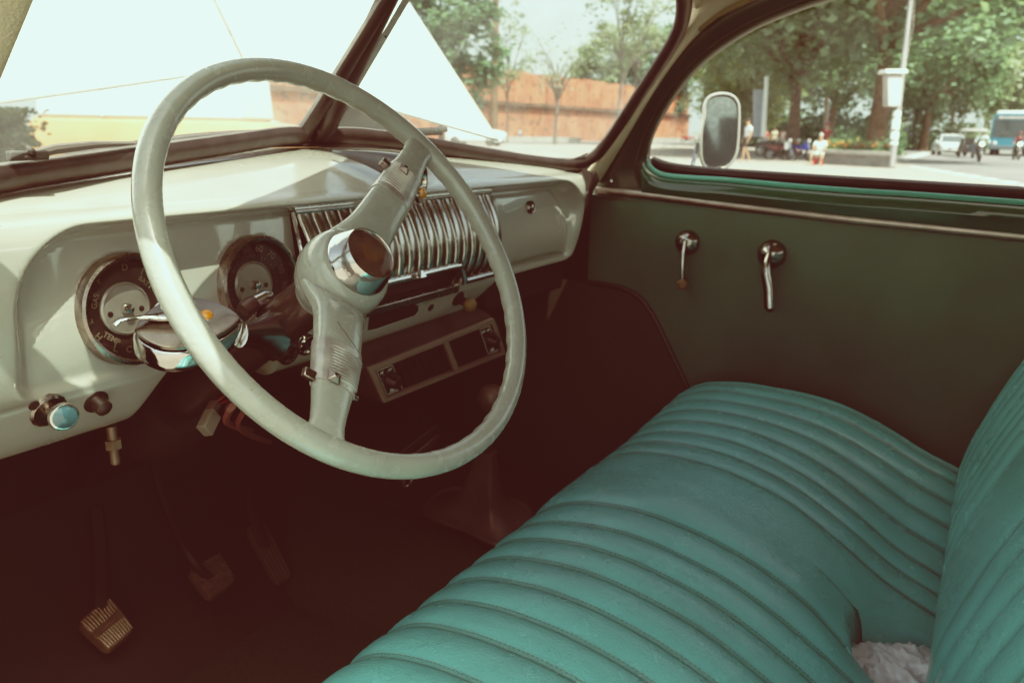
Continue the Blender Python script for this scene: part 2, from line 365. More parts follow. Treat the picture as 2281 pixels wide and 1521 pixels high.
# ------------------------------------------------------------------ passenger door
dx = .70
lin = [(1318, 418), (1345, 418), (1460, 430), (1600, 447), (1750, 464), (1900, 481), (2060, 497), (2400, 532)]
topl = catmull([at(a, b, 0, dx) for a, b in lin], 6)
rows = []
for p in topl:
    rows.append([V((dx+.003, p.y, p.z+.006)), V((dx+.001, p.y, p.z-.012))]+[V((dx+.012*sin(k/10*pi)*0, p.y, p.z-.012+(.30-p.z+.012)*k/10)) for k in range(1, 11)])
door = part('door', MB().grid(rows), DOORV, car, 'passenger door with olive vinyl lining and green painted top')
# green pressed sill: profile swept along the belt line
sill_edge = [(1437, 352), (1446, 372), (1476, 390), (1540, 397), (1620, 402), (1760, 415), (1900, 426), (2060, 436), (2400, 462)]
SE = catmull([at(a, b, 0, dx) for a, b in sill_edge], 6)
low = catmull([at(a, b-10, 0, dx) for a, b in ((1332, 432), (1345, 430), (1400, 436), (1470, 446), (1600, 460), (1750, 477), (1900, 494), (2400, 548))], 8)
def low_z(y):
    pts = sorted((p.y, p.z) for p in low); return lerp1(pts, y)
sr = []
for p in SE:
    lz = low_z(p.y); d = p.z-lz; r = min(.02, d*.35)
    sr.append([V((dx+.075, p.y, p.z-.030)), V((dx+.040, p.y, p.z-.004)), V((dx+.022, p.y, p.z+.001)), V((dx+.006, p.y, p.z-.001)), V((dx-.008, p.y, p.z-.007)), V((dx-.015, p.y, p.z-.016)), V((dx-.0165, p.y, p.z-.026)),
               V((dx-.0150, p.y, p.z-d*.5)), V((dx-.0125, p.y, p.z-d*.75)), V((dx-.009, p.y, lz+.003)), V((dx-.004, p.y, lz-.010)), V((dx+.02, p.y, lz-.010))])
sl_part = part('window_sill', MB().grid(sr), GREENP, door, sharp=70)
part('sill_glint_bead', MB().tube([p+V((.001, 0, .0005)) for p in SE], .0052, 8), mat('mint_glint_paint', (.075, .40, .30), .25, coat=.6, var=.15), sl_part)  # added bead; the sky glint along the sill edge is put into its colour
# upper frame of the door: green channel round the window's front and top
fo = [(1312, 440), (1316, 418), (1344, 368), (1384, 298), (1437, 204), (1487, 132), (1540, 72), (1600, 24), (1672, -12), (1790, -56), (1950, -94), (2400, -130)]
fi = [(1485, 452), (1446, 374), (1439, 348), (1450, 300), (1487, 232), (1538, 165), (1598, 112), (1676, 64), (1765, 26), (1858, -4), (1980, -34), (2400, -66)]
FO = catmull([at(a, b, 0, .70-.0002*(400-b)) for a, b in fo], 6); FI = catmull([at(a, b, 0, .70-.0002*(400-b)) for a, b in fi], 6)
fr = []
for p, q in zip(FO, FI):
    fr.append([p+V((.05, 0, 0)), p+V((0, 0, 0)), p.lerp(q, .25)+V((-.012, 0, 0)), p.lerp(q, .55)+V((-.010, 0, 0)), p.lerp(q, .72)+V((.004, 0, 0)), p.lerp(q, .80)+V((.004, 0, 0)), p.lerp(q, .88)+V((-.002, 0, 0)), q+V((.004, 0, 0)), q+V((.022, 0, 0))])
part('window_frame', MB().grid(fr), mat('dark_green_frame', (.030, .050, .032), .38, coat=.15, var=.2, vscale=8), door, sharp=60)
# black channel below the glass
ch = catmull([at(a, b, 0, dx+.05) for a, b in ((1452, 362), (1500, 377), (1600, 388), (1800, 402), (2000, 415), (2400, 440))], 6)
part('glass_channel', MB().tube(ch, (.013, .014), 8), BLACK, door)
gl_out = [p+V((.045, 0, 0)) for p in FI]; gl = [p for p in gl_out]+[V((dx+.045, -.75, 1.06)), V((dx+.045, .10, 1.10))]
part('window_glass', MB().add(gl, [tuple(range(len(gl)))]), WINDOWG, door, smooth=False)
for a, b in ((1464, 241), (1626, 56), (1362, 403)):
    q = at(a, b, 0, .685); part('screw', MB().lathe(q, (-1, -.3, .2), [(.0032, 0), (.003, .0012), (.0001, .002)], 10), CHROME, door)
tr = catmull([at(a, b, 0, dx-.004) for a, b in ((1332, 424), (1345, 424), (1460, 437), (1600, 455), (1750, 472), (1900, 489), (2060, 505), (2400, 540))], 6)
part('trim_strip', MB().tube(tr, (.0085, .006), 10, up=(0, 0, 1)), TRIMM, door)
# lower moulding curve and kick panel
kp = [(1308, 628), (1352, 634), (1395, 645), (1430, 668), (1460, 712), (1490, 775), (1520, 838), (1548, 900)]
part('piping', MB().tube(catmull([at(a, b, 0, dx-.002) for a, b in kp], 6), .0055, 8), BLACK, door)
kpan = [at(a, b, 0, dx-.002) for a, b in kp]
kick = catmull(kpan, 3)
part('kick_panel', MB().add(kick+[V((dx-.004, kick[-1].y, .30)), V((dx-.004, .62, .30)), V((dx-.004, .62, kick[0].z))], [tuple(range(len(kick)+3))]), mat('dark_kick_panel', (.030, .032, .022), .7, var=.2, vscale=8), car, smooth=False)
# window crank
def knob_plate(a, b, r):
    o = at(a, b, 0, dx-.001); return o
o = at(1532, 540, 0, dx)
crank = MB().lathe(o, (-1, 0, 0), [(.026, 0), (.026, .004), (.023, .010), (.015, .017), (.008, .019), (.0001, .019)], 28)
e = at(1520, 632, 0, dx-.03)
crank.tube([o+V((-.016, 0, .003)), o+V((-.022, 0, -.02)), o.lerp(e, .6)+V((-.012, 0, 0)), e], [(.009, .006), (.0075, .005), (.006, .0045), (.006, .005)], 10)
crank.m = 1; crank.lathe(e+V((.006, 0, 0)), (-1, -.15, 0), [(.008, 0), (.0105, .006), (.0115, .016), (.010, .022), (.006, .024), (.0045, .021), (.0001, .021)], 16)
CHROMEB = mat('dim_handle_chrome', (.40, .38, .35), .16, 1., var=.3, vscale=40, rvar=.08)
part('window_crank', crank, [CHROMEB, KNOBT], door)
o = at(1720, 566, 0, dx); e = at(1713, 690, 0, dx-.045)
hb = MB().lathe(o, (-1, 0, 0), [(.028, 0), (.028, .005), (.025, .012), (.016, .020), (.007, .024), (.0001, .025)], 28)
hb.tube([o+V((-.018, 0, .012)), o+V((-.030, 0, -.010)), o+V((-.036, 0, -.035)), o.lerp(e, .6)+V((-.016, 0, 0)), e+V((-.003, 0, .004)), e+V((.004, 0, -.002))], [(.004, .004), (.010, .008), (.007, .009), (.0045, .009), (.0045, .0085), (.004, .007)], 10, up=V((-1, 0, 0)))
part('door_handle', hb, CHROMEB, door)

# outside mirror
mo = [(1567, 262), (1569, 235), (1578, 217), (1600, 209), (1625, 211), (1641, 224), (1646, 250), (1643, 320), (1636, 352), (1618, 373), (1590, 380), (1570, 372), (1561, 350), (1561, 300)]
mn = (CAM_LOC+V((0, 0, 0))-at(1603, 295, 0, .93)).normalized(); mn = (mn+V((-.0, -.35, .02))).normalized(); mp = at(1603, 295, 0, .93)
MO = catmull([on_plane(a, b, mp, mn) for a, b in mo], 4, True); mc = sum(MO, V((0, 0, 0)))/len(MO)
mm = part('door_mirror', MB().loft([[mc+(p-mc)*s_-mn*d_ for p in MO] for s_, d_ in ((.97, 0), (1., .004), (1., .012), (.9, .026), (.6, .036), (.1, .04))]), mat('mirror_shell', (.42, .41, .38), .3, .8, var=.2), car, 'round cornered chrome door mirror outside the passenger window')
part('mirror_rim', MB().tube([mc+(p-mc)*.985+mn*.001 for p in MO], .0042, 8, True), mat('mirror_frame', (.60, .59, .56), .3, .6, var=.2), mm)
part('gasket', MB().tube([mc+(p-mc)*.94+mn*.002 for p in MO], .0022, 6, True), BLACK, mm)
part('mirror_glass', MB().add([mc+(p-mc)*.955+mn*.0012 for p in MO], [tuple(range(len(MO)))]), MIRRORM, mm, smooth=False)
part('mirror_arm', MB().tube([at(1553, 320, 0, .91), at(1549, 345, 0, .90), at(1541, 375, 0, .86), at(1533, 405, 0, .80)], [.006, .005, .005, .006], 8), CHROME, mm)

# ------------------------------------------------------------------ floor pan, bulkhead, tunnel
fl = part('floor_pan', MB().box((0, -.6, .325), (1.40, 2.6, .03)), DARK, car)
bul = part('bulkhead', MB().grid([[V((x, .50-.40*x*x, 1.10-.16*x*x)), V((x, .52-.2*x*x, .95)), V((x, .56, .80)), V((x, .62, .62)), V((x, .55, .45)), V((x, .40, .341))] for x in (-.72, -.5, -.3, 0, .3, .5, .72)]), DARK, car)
tun = []
for k in range(9):
    y = .56-.16*k; h = .095-.006*k; tun.append([V((.13+.17*cos(pi*j/10), y, .341+h*sin(pi*j/10)**.7)) for j in range(11)])
part('transmission_tunnel', MB().grid(tun), CARPET, car)
part('sun_block_box', MB().box((.475, .33, .885), (.31, .17, .085)), DARK, car, bevel=.01)  # dark box added under the dash to keep sun off the kick panel
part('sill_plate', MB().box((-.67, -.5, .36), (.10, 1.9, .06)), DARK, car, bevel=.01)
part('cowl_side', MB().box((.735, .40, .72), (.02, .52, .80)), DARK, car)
part('side_panel', MB().box((-.725, .42, .70), (.02, .56, .78)), DARK, car)  # driver's cowl side, lengthened to block sun streaks in the footwell
# ------------------------------------------------------------------ dashboard
dash = thing('dashboard', 'cream painted steel dashboard with round gauges and chrome ribbed grille under the windscreen', 'dashboard', (0, .25, .9))
prof = [(.215, 1.098), (.199, 1.091), (.191, 1.078), (.188, 1.06), (.189, 1.03), (.194, .99), (.202, .955), (.212, .925), (.220, .914), (.2225, .906), (.236, .880), (.249, .862), (.264, .852), (.283, .851), (.31, .858)]
PR = catmull([V((0, a, b)) for a, b in prof], 6)
RX0, RX1, RZ0, RZ1, RC = -.538, .592, .921, 1.078, .075
def rmask(x, z, soft=.010):
    cx, cz = (RX0+RX1)/2, (RZ0+RZ1)/2
    qx = abs(x-cx)-((RX1-RX0)/2-RC); 
    # square lower corners, well rounded upper ones
    rc = RC if z > cz else .02
    qx = abs(x-cx)-((RX1-RX0)/2-rc); qz = abs(z-cz)-((RZ1-RZ0)/2-rc)
    d = sqrt(max(qx, 0)**2+max(qz, 0)**2)+min(max(qx, qz), 0)-rc
    return 1-sstep(-soft, soft*.9, d)
def recess(z): return .012+.030*sstep(RZ0-.01, RZ1, z)
def outer_y(z):
    for a, b in zip(PR, PR[1:]):
        if (a.z-z)*(b.z-z) <= 0 and a.z <= 1.085: return a.y+(b.y-a.y)*((z-a.z)/(b.z-a.z) if abs(b.z-a.z) > 1e-9 else 0)
    return .2
GAUGES = ((-.416, .989, .0545), (-.243, .988, .0565))
def well(x, z):
    return sum(.019*(1-sstep(r-.003, r+.001, sqrt((x-a)**2+(z-b)**2))) for a, b, r in GAUGES)
def face(x, z, lift=0.): return V((x, outer_y(z)+recess(z)*rmask(x, z)-lift, z))
def lipk(x):
    if x < -.2: return 1-sstep(-.41, -.37, x) if x < -.29 else sstep(-.235, -.19, x)
    return 1-sstep(.235, .335, x)
def dash_pt(x, i):
    xb = max(-.58, min(.60, x)); yb = .385-.46*x*x; zb = 1.150-.165*x*x
    NT = 10
    if i < NT:
        t = i/NT; p = V((x, yb+(PR[0].y-yb)*t, zb+(PR[0].z-zb)*t+.010*sin(pi*t)))
        if i == 0: p = V((x, yb+.030, zb-.004))
    else:
        q = PR[min(i-NT, len(PR)-1)]; y, z = q.y, q.z
        if z > .9 and y < .23: y += recess(z)*rmask(x, z)+well(x, z)
        if z < .914:
            k = lipk(x); z = .914-(.914-z)*max(k, .04); y = .220+(y-.220)*max(k, .12)
        p = V((x, y, z))
    e = 0
    if x > .597: e = (x-.597)/.048
    if x < -.60: e = (-.60-x)/.05
    if e > 0:
        r = 1-sqrt(max(0, 1-min(e, 1)**2)); p.y += r*.07*(1 if i >= NT-3 else .2); p.z -= r*.02*(p.z > .95)
    return p
xs = [-.65+.05*k/8 for k in range(8)]+[-.60+1.197*k/260 for k in range(261)]+[.597+.048*k/8 for k in range(1, 9)]
g = [[dash_pt(x, i) for i in range(10+len(PR))] for x in xs]
part('panel', MB().grid(g), CREAM, dash, sharp=80)
dg_ = []
for k in range(41):
    x = -.62+1.25*k/40; xx = max(-.6, min(.6, x)); dg_.append(V((x, .385-.46*xx*xx+.004, 1.150-.165*xx*xx+.011)))
part('rubber_flange', MB().tube(dg_, .0135, 10), RUBBER, dash)

# instrument gauges
def gauge(cx, cz, R, labels, speedo=False):
    c = face(cx, cz); n = V((0, -1, .10)).normalized(); X = V((1, 0, 0)); Y = V((0, .10, 1)).normalized()
    c = V((cx, outer_y(cz)+recess(cz), cz))+n*.0025
    gz = part('gauge', MB().lathe(c+n*.002, n, [(R-.004, -.012), (R-.004, .001), (R-.002, .006), (R+.001, .0075), (R+.004, .006), (R+.0055, .001), (R+.006, -.020)], 56, caps=False), CHROMED, dash, 'speedometer dial' if speedo else 'combined fuel, battery, temperature and oil dial')
    gz['label'] = 'right hand speedometer with mileage counter' if speedo else 'left combined gauge for fuel, battery, temperature and oil'
    F = frame(c-n*.012, X, Y)
    part('dial', MB().lathe(c-n*.018, n, [(R-.003, .012), (R-.008, .009), (R*.62, .005), (R*.56, .005), (.0001, .005)], 48, caps=False), DIAL, gz)
    t = MB()
    for txt, ang, rr, sz, rot in labels:
        a = radians(ang); o = c-n*.0098+X*(sin(a)*rr*R)+Y*(cos(a)*rr*R)+n*.002
        ra = radians(-rot); t.add(*text_mb(txt, sz, frame(o, X*cos(ra)+Y*sin(ra), Y*cos(ra)-X*sin(ra)), ext=.0002, bold=.0001))
    if speedo:
        for k in range(29):
            a = radians(-128+k*256/28); q = c-n*.0105+X*(sin(a)*.62*R)+Y*(cos(a)*.62*R); d = X*sin(a)+Y*cos(a); s_ = X*cos(a)-Y*sin(a)
            L_ = .0035 if k % 2 == 0 else .002; t.add([q-s_*.0004, q+s_*.0004, q+s_*.0004+d*L_, q-s_*.0004+d*L_], [(0, 1, 2, 3)])
    else:
        for ang in (-55, -80, -35, 18, 32, 62, 100, 128, 150, -118, -140, -160):
            a = radians(ang); t.lathe(c-n*.0105+X*(sin(a)*.80*R)+Y*(cos(a)*.80*R), n, [(.0011, 0), (.0001, .0006)], 6)
    part('lettering', t, PAINTN, gz, smooth=False)
    dc = part('centre_disc', MB().lathe(c-n*.014, n, [(R*.52, 0), (R*.52, .0035), (R*.48, .005), (R*.46, .003), (.0001, .003)], 40), DISC, gz)
    for sx in (-1, 1): part('dial_screw', MB().lathe(c-n*.0112+X*(sx*R*.33)+Y*(-.003), n, [(.0034, 0), (.003, .0007), (.0001, .0009)], 12), DIAL, gz)
    part('centre_pin', MB().lathe(c-n*.012, n, [(.006, 0), (.006, .006), (.0048, .009), (.0001, .011)], 20), CHROME, gz)
    if speedo:
        ct = MB().box(c-n*.0095-Y*(R*.30), (.030, .003, .0085)); part('mileage_counter', ct, DIAL, gz)
        tt = MB()
        for k, d in enumerate('088580'): tt.add(*text_mb(d, .0072, frame(c-n*.0085-Y*(R*.30)+X*(-.0120+.0048*k)-V((0, .0022, 0)), X, Y)))
        part('lettering', tt, WHITEL, gz, smooth=False)
        a = radians(196); d = X*sin(a)+Y*cos(a); s_ = X*cos(a)-Y*sin(a)
        part('needle', MB().add([c-n*.004-s_*.0011, c-n*.004+s_*.0011, c-n*.004+d*R*.86+s_*.0005, c-n*.004+d*R*.86-s_*.0005], [(0, 1, 2, 3)]), WHITEL, gz)
    part('gauge_glass', MB().lathe(c+n*.001, n, [(R-.004, 0), (R*.7, .003), (R*.35, .005), (.0001, .0056)], 40, caps=False), LENS, gz)
gauge(-.416, .989, .0545, [('F', -38, .78, .010, -38), ('GAS', -68, .66, .0085, -68), ('E', -98, .8, .011, -98), ('D', 6, .80, .010, 6), ('1', 33, .80, .012, 33), ('BATT', 46, .64, .0075, 46), ('C', 70, .80, .010, 70), ('H', -122, .80, .010, 58), ('TEMP', -140, .66, .0085, 40), ('L', 208, .80, .012, 28), ('C', 188, .80, .010, 8), ('OIL', 130, .66, .0085, -50)])
gauge(-.243, .988, .0565, [('0', -128, .80, .0115, 52), ('10', -102, .80, .0115, -102+0), ('20', -78, .80, .0115, -78), ('30', -56, .80, .0115, -56), ('40', -32, .80, .0115, -32), ('50', -10, .80, .0125, -10), ('60', 16, .80, .0125, 16), ('70', 42, .80, .0125, 42), ('80', 72, .80, .0125, 72), ('90', 100, .80, .0125, 100), ('100', 126, .80, .0115, -54)], True)

# chrome grille: a frame and upright convex ribs, as one part with every rib its own mesh would be pattern
gr = part('grille', MB().grid([[face(x, z, .001) for z in (.928, .96, 1.0, 1.04, 1.070)] for x in [-.178+.464*k/8 for k in range(9)]]), BLACK, dash, 'chrome ribbed speaker grille in the middle of the dashboard', sharp=80)
ribs = MB(); NR = 19; pitch = .458/NR
def rib_bulge(z): return .004+.026*sin(pi*min(1, max(0, (z-.925)/.150)))**.8
for k in range(NR):
    x = -.174+pitch*(k+.5); w = pitch*.43
    zlow = .962 if 4 <= k <= 13 else .930
    rows = []
    for j in range(15):
        z = zlow+(1.071-zlow)*j/14; rows.append([face(x+w*cos(pi*i/8), z, rib_bulge(z)*.9+.0060*sin(pi*i/8)**.7-.002) for i in range(9)])
    ribs.grid(rows)
part('rib_bank', ribs, CHROMEG, gr, sharp=80)
bars = MB()
bars.tube([face(x, 1.0725, .006) for x in [-.178+.464*k/12 for k in range(13)]], .0035, 8)
bars.tube([face(x, .928, .012) for x in (.185, .21, .235, .26, .288)], (.0055, .006), 10, up=(0, 0, 1))
bars.tube([face(x, .928, .012) for x in (-.176, -.14, -.1, -.08)], (.0055, .006), 10, up=(0, 0, 1))
bars.tube([face(-.178, z, rib_bulge(z)*.5) for z in (.928, .96, 1.0, 1.04, 1.072)], .0028, 8)
bars.tube([face(.287, z, rib_bulge(z)*.5) for z in (.928, .96, 1.0, 1.04, 1.072)], .0028, 8)
part('grille_frame', bars, CHROME, gr)
# ashtray mouth with its chrome hood below the ribs
ash = MB(); hoodl = [face(x, z, .026) for x, z in ((-.075, .950), (-.06, .960), (.05, .961), (.14, .961), (.158, .956), (.166, .944), (.172, .931))]
ash.tube(catmull(hoodl, 4), (.0065, .006), 10)
ash.add([V((-.07, .196, .954)), V((.155, .196, .954)), V((.165, .222, .954)), V((-.08, .222, .954)), ], [(0, 1, 2, 3)])
asht = part('ashtray', ash, CHROME, dash)
part('tray_mouth', MB().box((.045, .222, .940), (.235, .008, .030)), BLACK, asht)
part('tray_front', MB().loft([[V((x, .196, .934)), V((x, .190, .930)), V((x, .193, .918)), V((x, .208, .917)), V((x, .211, .932))] for x in (-.078, .150)]), CHROMED, asht, bevel=.0015)
part('tray_tab', MB().loft([[V((.028, .176, .962)), V((.042, .176, .962)), V((.042, .186, .960)), V((.028, .186, .960))], [V((.033, .180, .972)), V((.037, .180, .972)), V((.037, .184, .972)), V((.033, .184, .972))]]), CHROME, asht)

# glove box lid with its lock
gx0, gx1, gz0, gz1 = .305, .578, .931, 1.066
gb = []
for i in range(31):
    x = gx0+(gx1-gx0)*i/30; row = []
    top_ = gz1-.062*sstep(.50, .578, x)**1.6
    for j in range(13): 
        z = gz0+(top_-gz0)*j/12; row.append(face(min(x, .575), z, .004+.0035*min(1, 8*min(i, 30-i, j, 12-j)/30))+V((x-min(x, .575), 0, 0)))
    gb.append(row)
glove = part('glove_box_door', MB().grid(gb), CREAM, dash, sharp=80)
gm = glove.modifiers.new('thick', 'SOLIDIFY'); gm.thickness = .006; gm.offset = -1
lk = at(1179, 462, 1, face(.39, 1.05, .008).y)
part('lock', MB().lathe(lk, (0, -1, .12), [(.0125, -.004), (.0125, .004), (.0105, .007), (.009, .0065), (.008, .004), (.006, .004), (.0055, .009), (.0035, .010), (.0001, .010)], 24), CHROMED, glove)

# lower rail: ignition lock, lighter, knobs, radio blanking slot
def rail_pt(px, py): return at(px, py, 1, .236)
nr = V((0, -.86, -.5)).normalized()
def railp(px, py):
    """point of the lower rail's sloping skin under a photo pixel"""
    p0, n = V((0, .2225, .906)), V((0, -.87, -.48)).normalized(); return on_plane(px, py, p0, n)
rn = V((0, -.93, -.36)).normalized()
kn = part('choke_knob', MB().lathe(railp(213, 893), rn, [(.0135, -.002), (.0130, .002), (.009, .003), (.009, .008), (.0085, .016), (.005, .019), (.0001, .020)], 24), BLACK, dash, 'round black knob on the lower rail')
o = railp(108, 914); ax = (at(142, 926, 1, .19)-o).normalized()
lk = MB().lathe(o, rn, [(.019, -.003), (.0185, .001), (.016, .003), (.0001, .003)], 14); lk.lathe(o+rn*.002, ax, [(.006, 0), (.006, .030)], 14)
sw = part('headlight_switch', lk, CHROMED, dash, 'chrome pull switch on the lower rail')
e = at(142, 926, 1, .19)
kb = MB().lathe(e-ax*.004, (V((0, 0, 0))+CAM_LOC-e).normalized()*.6+rn*.6, [(.009, -.006), (.0125, .000), (.0138, .003), (.0138, .0055), (.0128, .008), (.0112, .0085)], 40)
for k in range(40):
    pass
part('knurled_rim', kb, CHROME, sw)
part('blue_cap', MB().lathe(e-ax*.004, (CAM_LOC-e).normalized()*.6+rn*.6, [(.0116, .006), (.0108, .0085), (.006, .0105), (.0001, .011)], 28), mat('blue_jewel', (.03, .10, .115), .08, coat=1., var=.4, vscale=50), sw)
part('bolt_hole', MB().lathe(railp(76, 903), rn, [(.0055, 0), (.005, .001), (.0001, .0012)], 12), DARK, dash)
o = railp(677, 763)
ig = part('ignition_lock', MB().lathe(o, rn, [(.0165, -.004), (.0165, .006), (.0145, .010), (.0115, .010), (.0105, .007), (.0001, .007)], 28), CHROME, dash)
part('key_slot', MB().box(o+rn*.0075, (.002, .002, .010)), BLACK, ig)
o = railp(635, 783)
li = part('cigar_lighter', MB().lathe(o, rn, [(.0155, -.004), (.0155, .008), (.014, .011), (.0115, .011), (.0105, .008), (.006, .008), (.0055, .011), (.0001, .0115)], 28), CHROMED, dash)
# radio blanking slot and small hole (dark recesses with a turned edge)
sl = [railp(a, b) for a, b in ((822, 706), (835, 692), (920, 677), (930, 681), (931, 692), (922, 703), (835, 733), (818, 736))]
part('radio_slot', MB().prism([p+rn*.0012 for p in sl], -rn*.0006), DARK, dash, smooth=False)
part('slot_lip', MB().tube([p+rn*.0008 for p in (sl[-1], sl[-2], sl[-3], sl[-4])], .0012, 6), CREAM, dash)
part('bolt_hole', MB().lathe(railp(959, 684), rn, [(.0072, 0), (.0068, .0012), (.0001, .0013)], 16), DARK, dash)
o = railp(1020, 664)
vk = part('vent_knob', MB().lathe(o, rn, [(.015, -.002), (.014, .002), (.007, .004), (.0065, .020)], 20), DARK, dash, 'tan pull knob at the passenger end of the lower rail')
part('knob_cap', MB().lathe(o+rn*.016+V((.002, 0, 0)), rn, [(.007, 0), (.0115, .004), (.0125, .011), (.010, .018), (.005, .021), (.0001, .0215)], 20), KNOBT, vk)

# domed warning lamp pod on the dash top: dark tapering tail, chrome ringed face, amber bulb
tail = at(742, 340, 2, 1.143)
mouth = at(934, 408, 1, .170); axp = V((.38, -.92, -.06)).normalized(); upm = V((0, 0, 1))
sidev = axp.cross(upm).normalized()
rings = []
for k in range(13):
    t = k/12; c_ = tail.lerp(mouth-axp*.004, t); r = .003+.027*t**1.3
    c_ = c_+V((0, 0, r*.30+.006*sin(pi*t)))
    rings.append([c_+sidev*(r*1.15*cos(2*pi*j/20))+upm*(r*.95*sin(2*pi*j/20)) for j in range(20)])
pod = part('lamp_pod', MB().loft(rings), mat('blue_grey_pod_paint', (.075, .083, .092), .32, coat=.4, var=.3, vscale=18, rvar=.08, speck=(90, .70, (.15, .14, .13))), dash, 'dark teardrop pod with a chrome ringed face on top of the dashboard')
part('lens_ring', MB().lathe(mouth-axp*.006, axp, [(.027, 0), (.030, .004), (.0305, .008), (.028, .011), (.025, .010), (.0235, .005), (.020, .003), (.0001, .001)], 40), CHROME, pod)
bp_ = at(935, 430, 1, .160); part('amber_bulb', MB().lathe(bp_, axp, [(.006, -.006), (.0085, 0), (.0075, .007), (.004, .010), (.0001, .011)], 16), AMBER, pod)

# ------------------------------------------------------------------ steering wheel
AL, BE = radians(33.49), radians(-1.62)
WA = V((sin(BE)*cos(AL), -cos(BE)*cos(AL), sin(AL))).normalized(); WO = V((-.2951, -.0017, 1.0499))
E1 = WA.cross(V((0, 0, 1))).normalized(); E2 = E1.cross(WA)
def wpt(r, deg, h=0.): a = radians(deg); return WO+(E1*cos(a)+E2*sin(a))*r+WA*h
wheel = thing('steering_wheel', 'large sage enamelled two spoke steering wheel in front of the dashboard', 'steering wheel', WO)
rim = MB(); rings = []; NR_ = 360
for k in range(NR_):
    d = k*360/NR_; a = radians(d); er = E1*cos(a)+E2*sin(a)
    # finger scallops on the inside back of the rim except near the spokes
    dd = min(abs((d-144+180) % 360-180), abs((d-313.5+180) % 360-180)); sc_ = sstep(8, 14, dd)*(.5-.5*cos(2*pi*d/7.0))
    ring = []
    for j in range(20):
        f_ = 2*pi*j/20; rr = .0118; ib = max(0, cos(f_-radians(215)))**3
        rr -= .0012*sc_*ib
        ring.append(WO+er*(.222+rr*cos(f_)*1.02)+WA*(rr*sin(f_)*1.10))
    rings.append(ring)
part('rim', rim.loft(rings, False, True, True), WHEELP, wheel, sharp=80)
def spoke(deg):
    u = (wpt(1, deg)-WO).normalized(); w = WA.cross(u); rg = []
    tab = [(.030, .040, .012, -.046), (.045, .0345, .0160, -.0375), (.055, .0305, .0165, -.0315), (.065, .0280, .0160, -.0265), (.078, .0266, .0153, -.0218), (.105, .0250, .0140, -.015), (.112, .0246, .0138, -.0135), (.163, .0205, .0118, -.005), (.185, .0175, .0105, -.002), (.200, .0165, .0098, -.0005), (.209, .0185, .0095, 0), (.217, .0255, .0090, 0)]
    for r, hw, ht, h in tab:
        ring = []
        for j in range(24):
            f_ = 2*pi*j/24; cx = cos(f_); sx = sin(f_)
            ring.append(WO+u*r+WA*h+w*(hw*math.copysign(abs(cx)**.75, cx))+WA*(ht*math.copysign(abs(sx)**.75, sx)))
        rg.append(ring)
    sp = part('spoke', MB().loft(rg), WHEELP, wheel, sharp=60)
    # chrome ribbed horn band
    rb = []
    for i in range(57):
        t = i/56; r = .113+.049*t; hw = .0247-.0040*t; ht = .0139-.0020*t; h = -.0133+.0083*t
        ripple = 0 if t < .10 or t > .88 else .0015*max(0, sin(t*2*pi*14))
        ring = []
        for j in range(24):
            f_ = 2*pi*j/24; cx, sx = cos(f_), sin(f_); front = sstep(-.45, -.2, cx)*sstep(.2, .55, sx) if True else 0
            ex = .0011+ripple*front
            ring.append(WO+u*r+WA*h+w*((hw+ex)*math.copysign(abs(cx)**.75, cx))+WA*((ht+ex)*math.copysign(abs(sx)**.75, sx)))
        rb.append(ring)
    hb_ = part('horn_band', MB().loft(rb), mat('grey_worn_plating', (.50, .49, .45), .36, .45, var=.4, vscale=45, rvar=.14, bump=.25, bscale=200, speck=(180, .72, (.22, .20, .17))), sp, sharp=50)
    s_ = 1 if deg > 200 else -1
    tb = MB(); e_ = wpt(.158 if s_ > 0 else .150, deg, -.004)
    for sd in ((-1, 1) if s_ > 0 else (-1, 1)):
        q = e_+w*(sd*.0215)*1.0
        big = 1. if (sd*s_) < 0 else .55
        tb.loft([[q+u*a_*big+WA*b_*big+w*(sd*c_)*1. for a_, b_ in ((-.006, -.004), (.004, -.005), (.006, .003), (-.003, .004))] for c_ in (-.004, .004*big, .011*big)])
    q = e_+WA*.0125-w*(.008*s_)
    tb.loft([[q+u*a_+w*b_+WA*0 for a_, b_ in ((-.006, -.007), (.006, -.007), (.006, .007), (-.006, .007))], [q+u*a_*.3+w*b_*.3+WA*.006 for a_, b_ in ((-.006, -.007), (.006, -.007), (.006, .007), (-.006, .007))]])
    part('tab', tb, CHROMED, hb_, bevel=.0012)
    # seam line round the spoke next to the band
    return sp
spoke(144); sp2 = spoke(313.5)
part('hub', MB().lathe(WO, WA, [(.030, -.010), (.0395, -.0125), (.0450, -.019), (.0480, -.030), (.0485, -.042), (.0462, -.055), (.0405, -.068), (.031, -.080), (.0255, -.086), (.0245, -.095)], 56), WHEELP, wheel, sharp=60)
part('hub_seam', MB().lathe(WO, WA, [(.0462, -.0545), (.0469, -.0537), (.0469, -.0527), (.0462, -.0520)], 56), mat('dark_hub_seam', (.14, .13, .10), .6), wheel)  # darker ring along the hub joint
cap = part('horn_cap', MB().lathe(WO, WA, [(.0300, -.016), (.0372, -.015), (.0376, -.0125), (.0366, -.009), (.0345, -.003), (.0320, .004), (.0296, .0098), (.0287, .0115), (.0277, .0115), (.0268, .0100), (.0262, .0065)], 64, caps=False), CHROME, wheel)
part('cap_lens', MB().lathe(WO, WA, [(.0266, .0080), (.022, .0076), (.012, .0070), (.0001, .0068)], 40, caps=False), mat('smoked_gold_medallion', (.155, .105, .078), .16, .25, coat=1., var=.5, vscale=70, rvar=.08, bump=.2, bscale=90), cap)
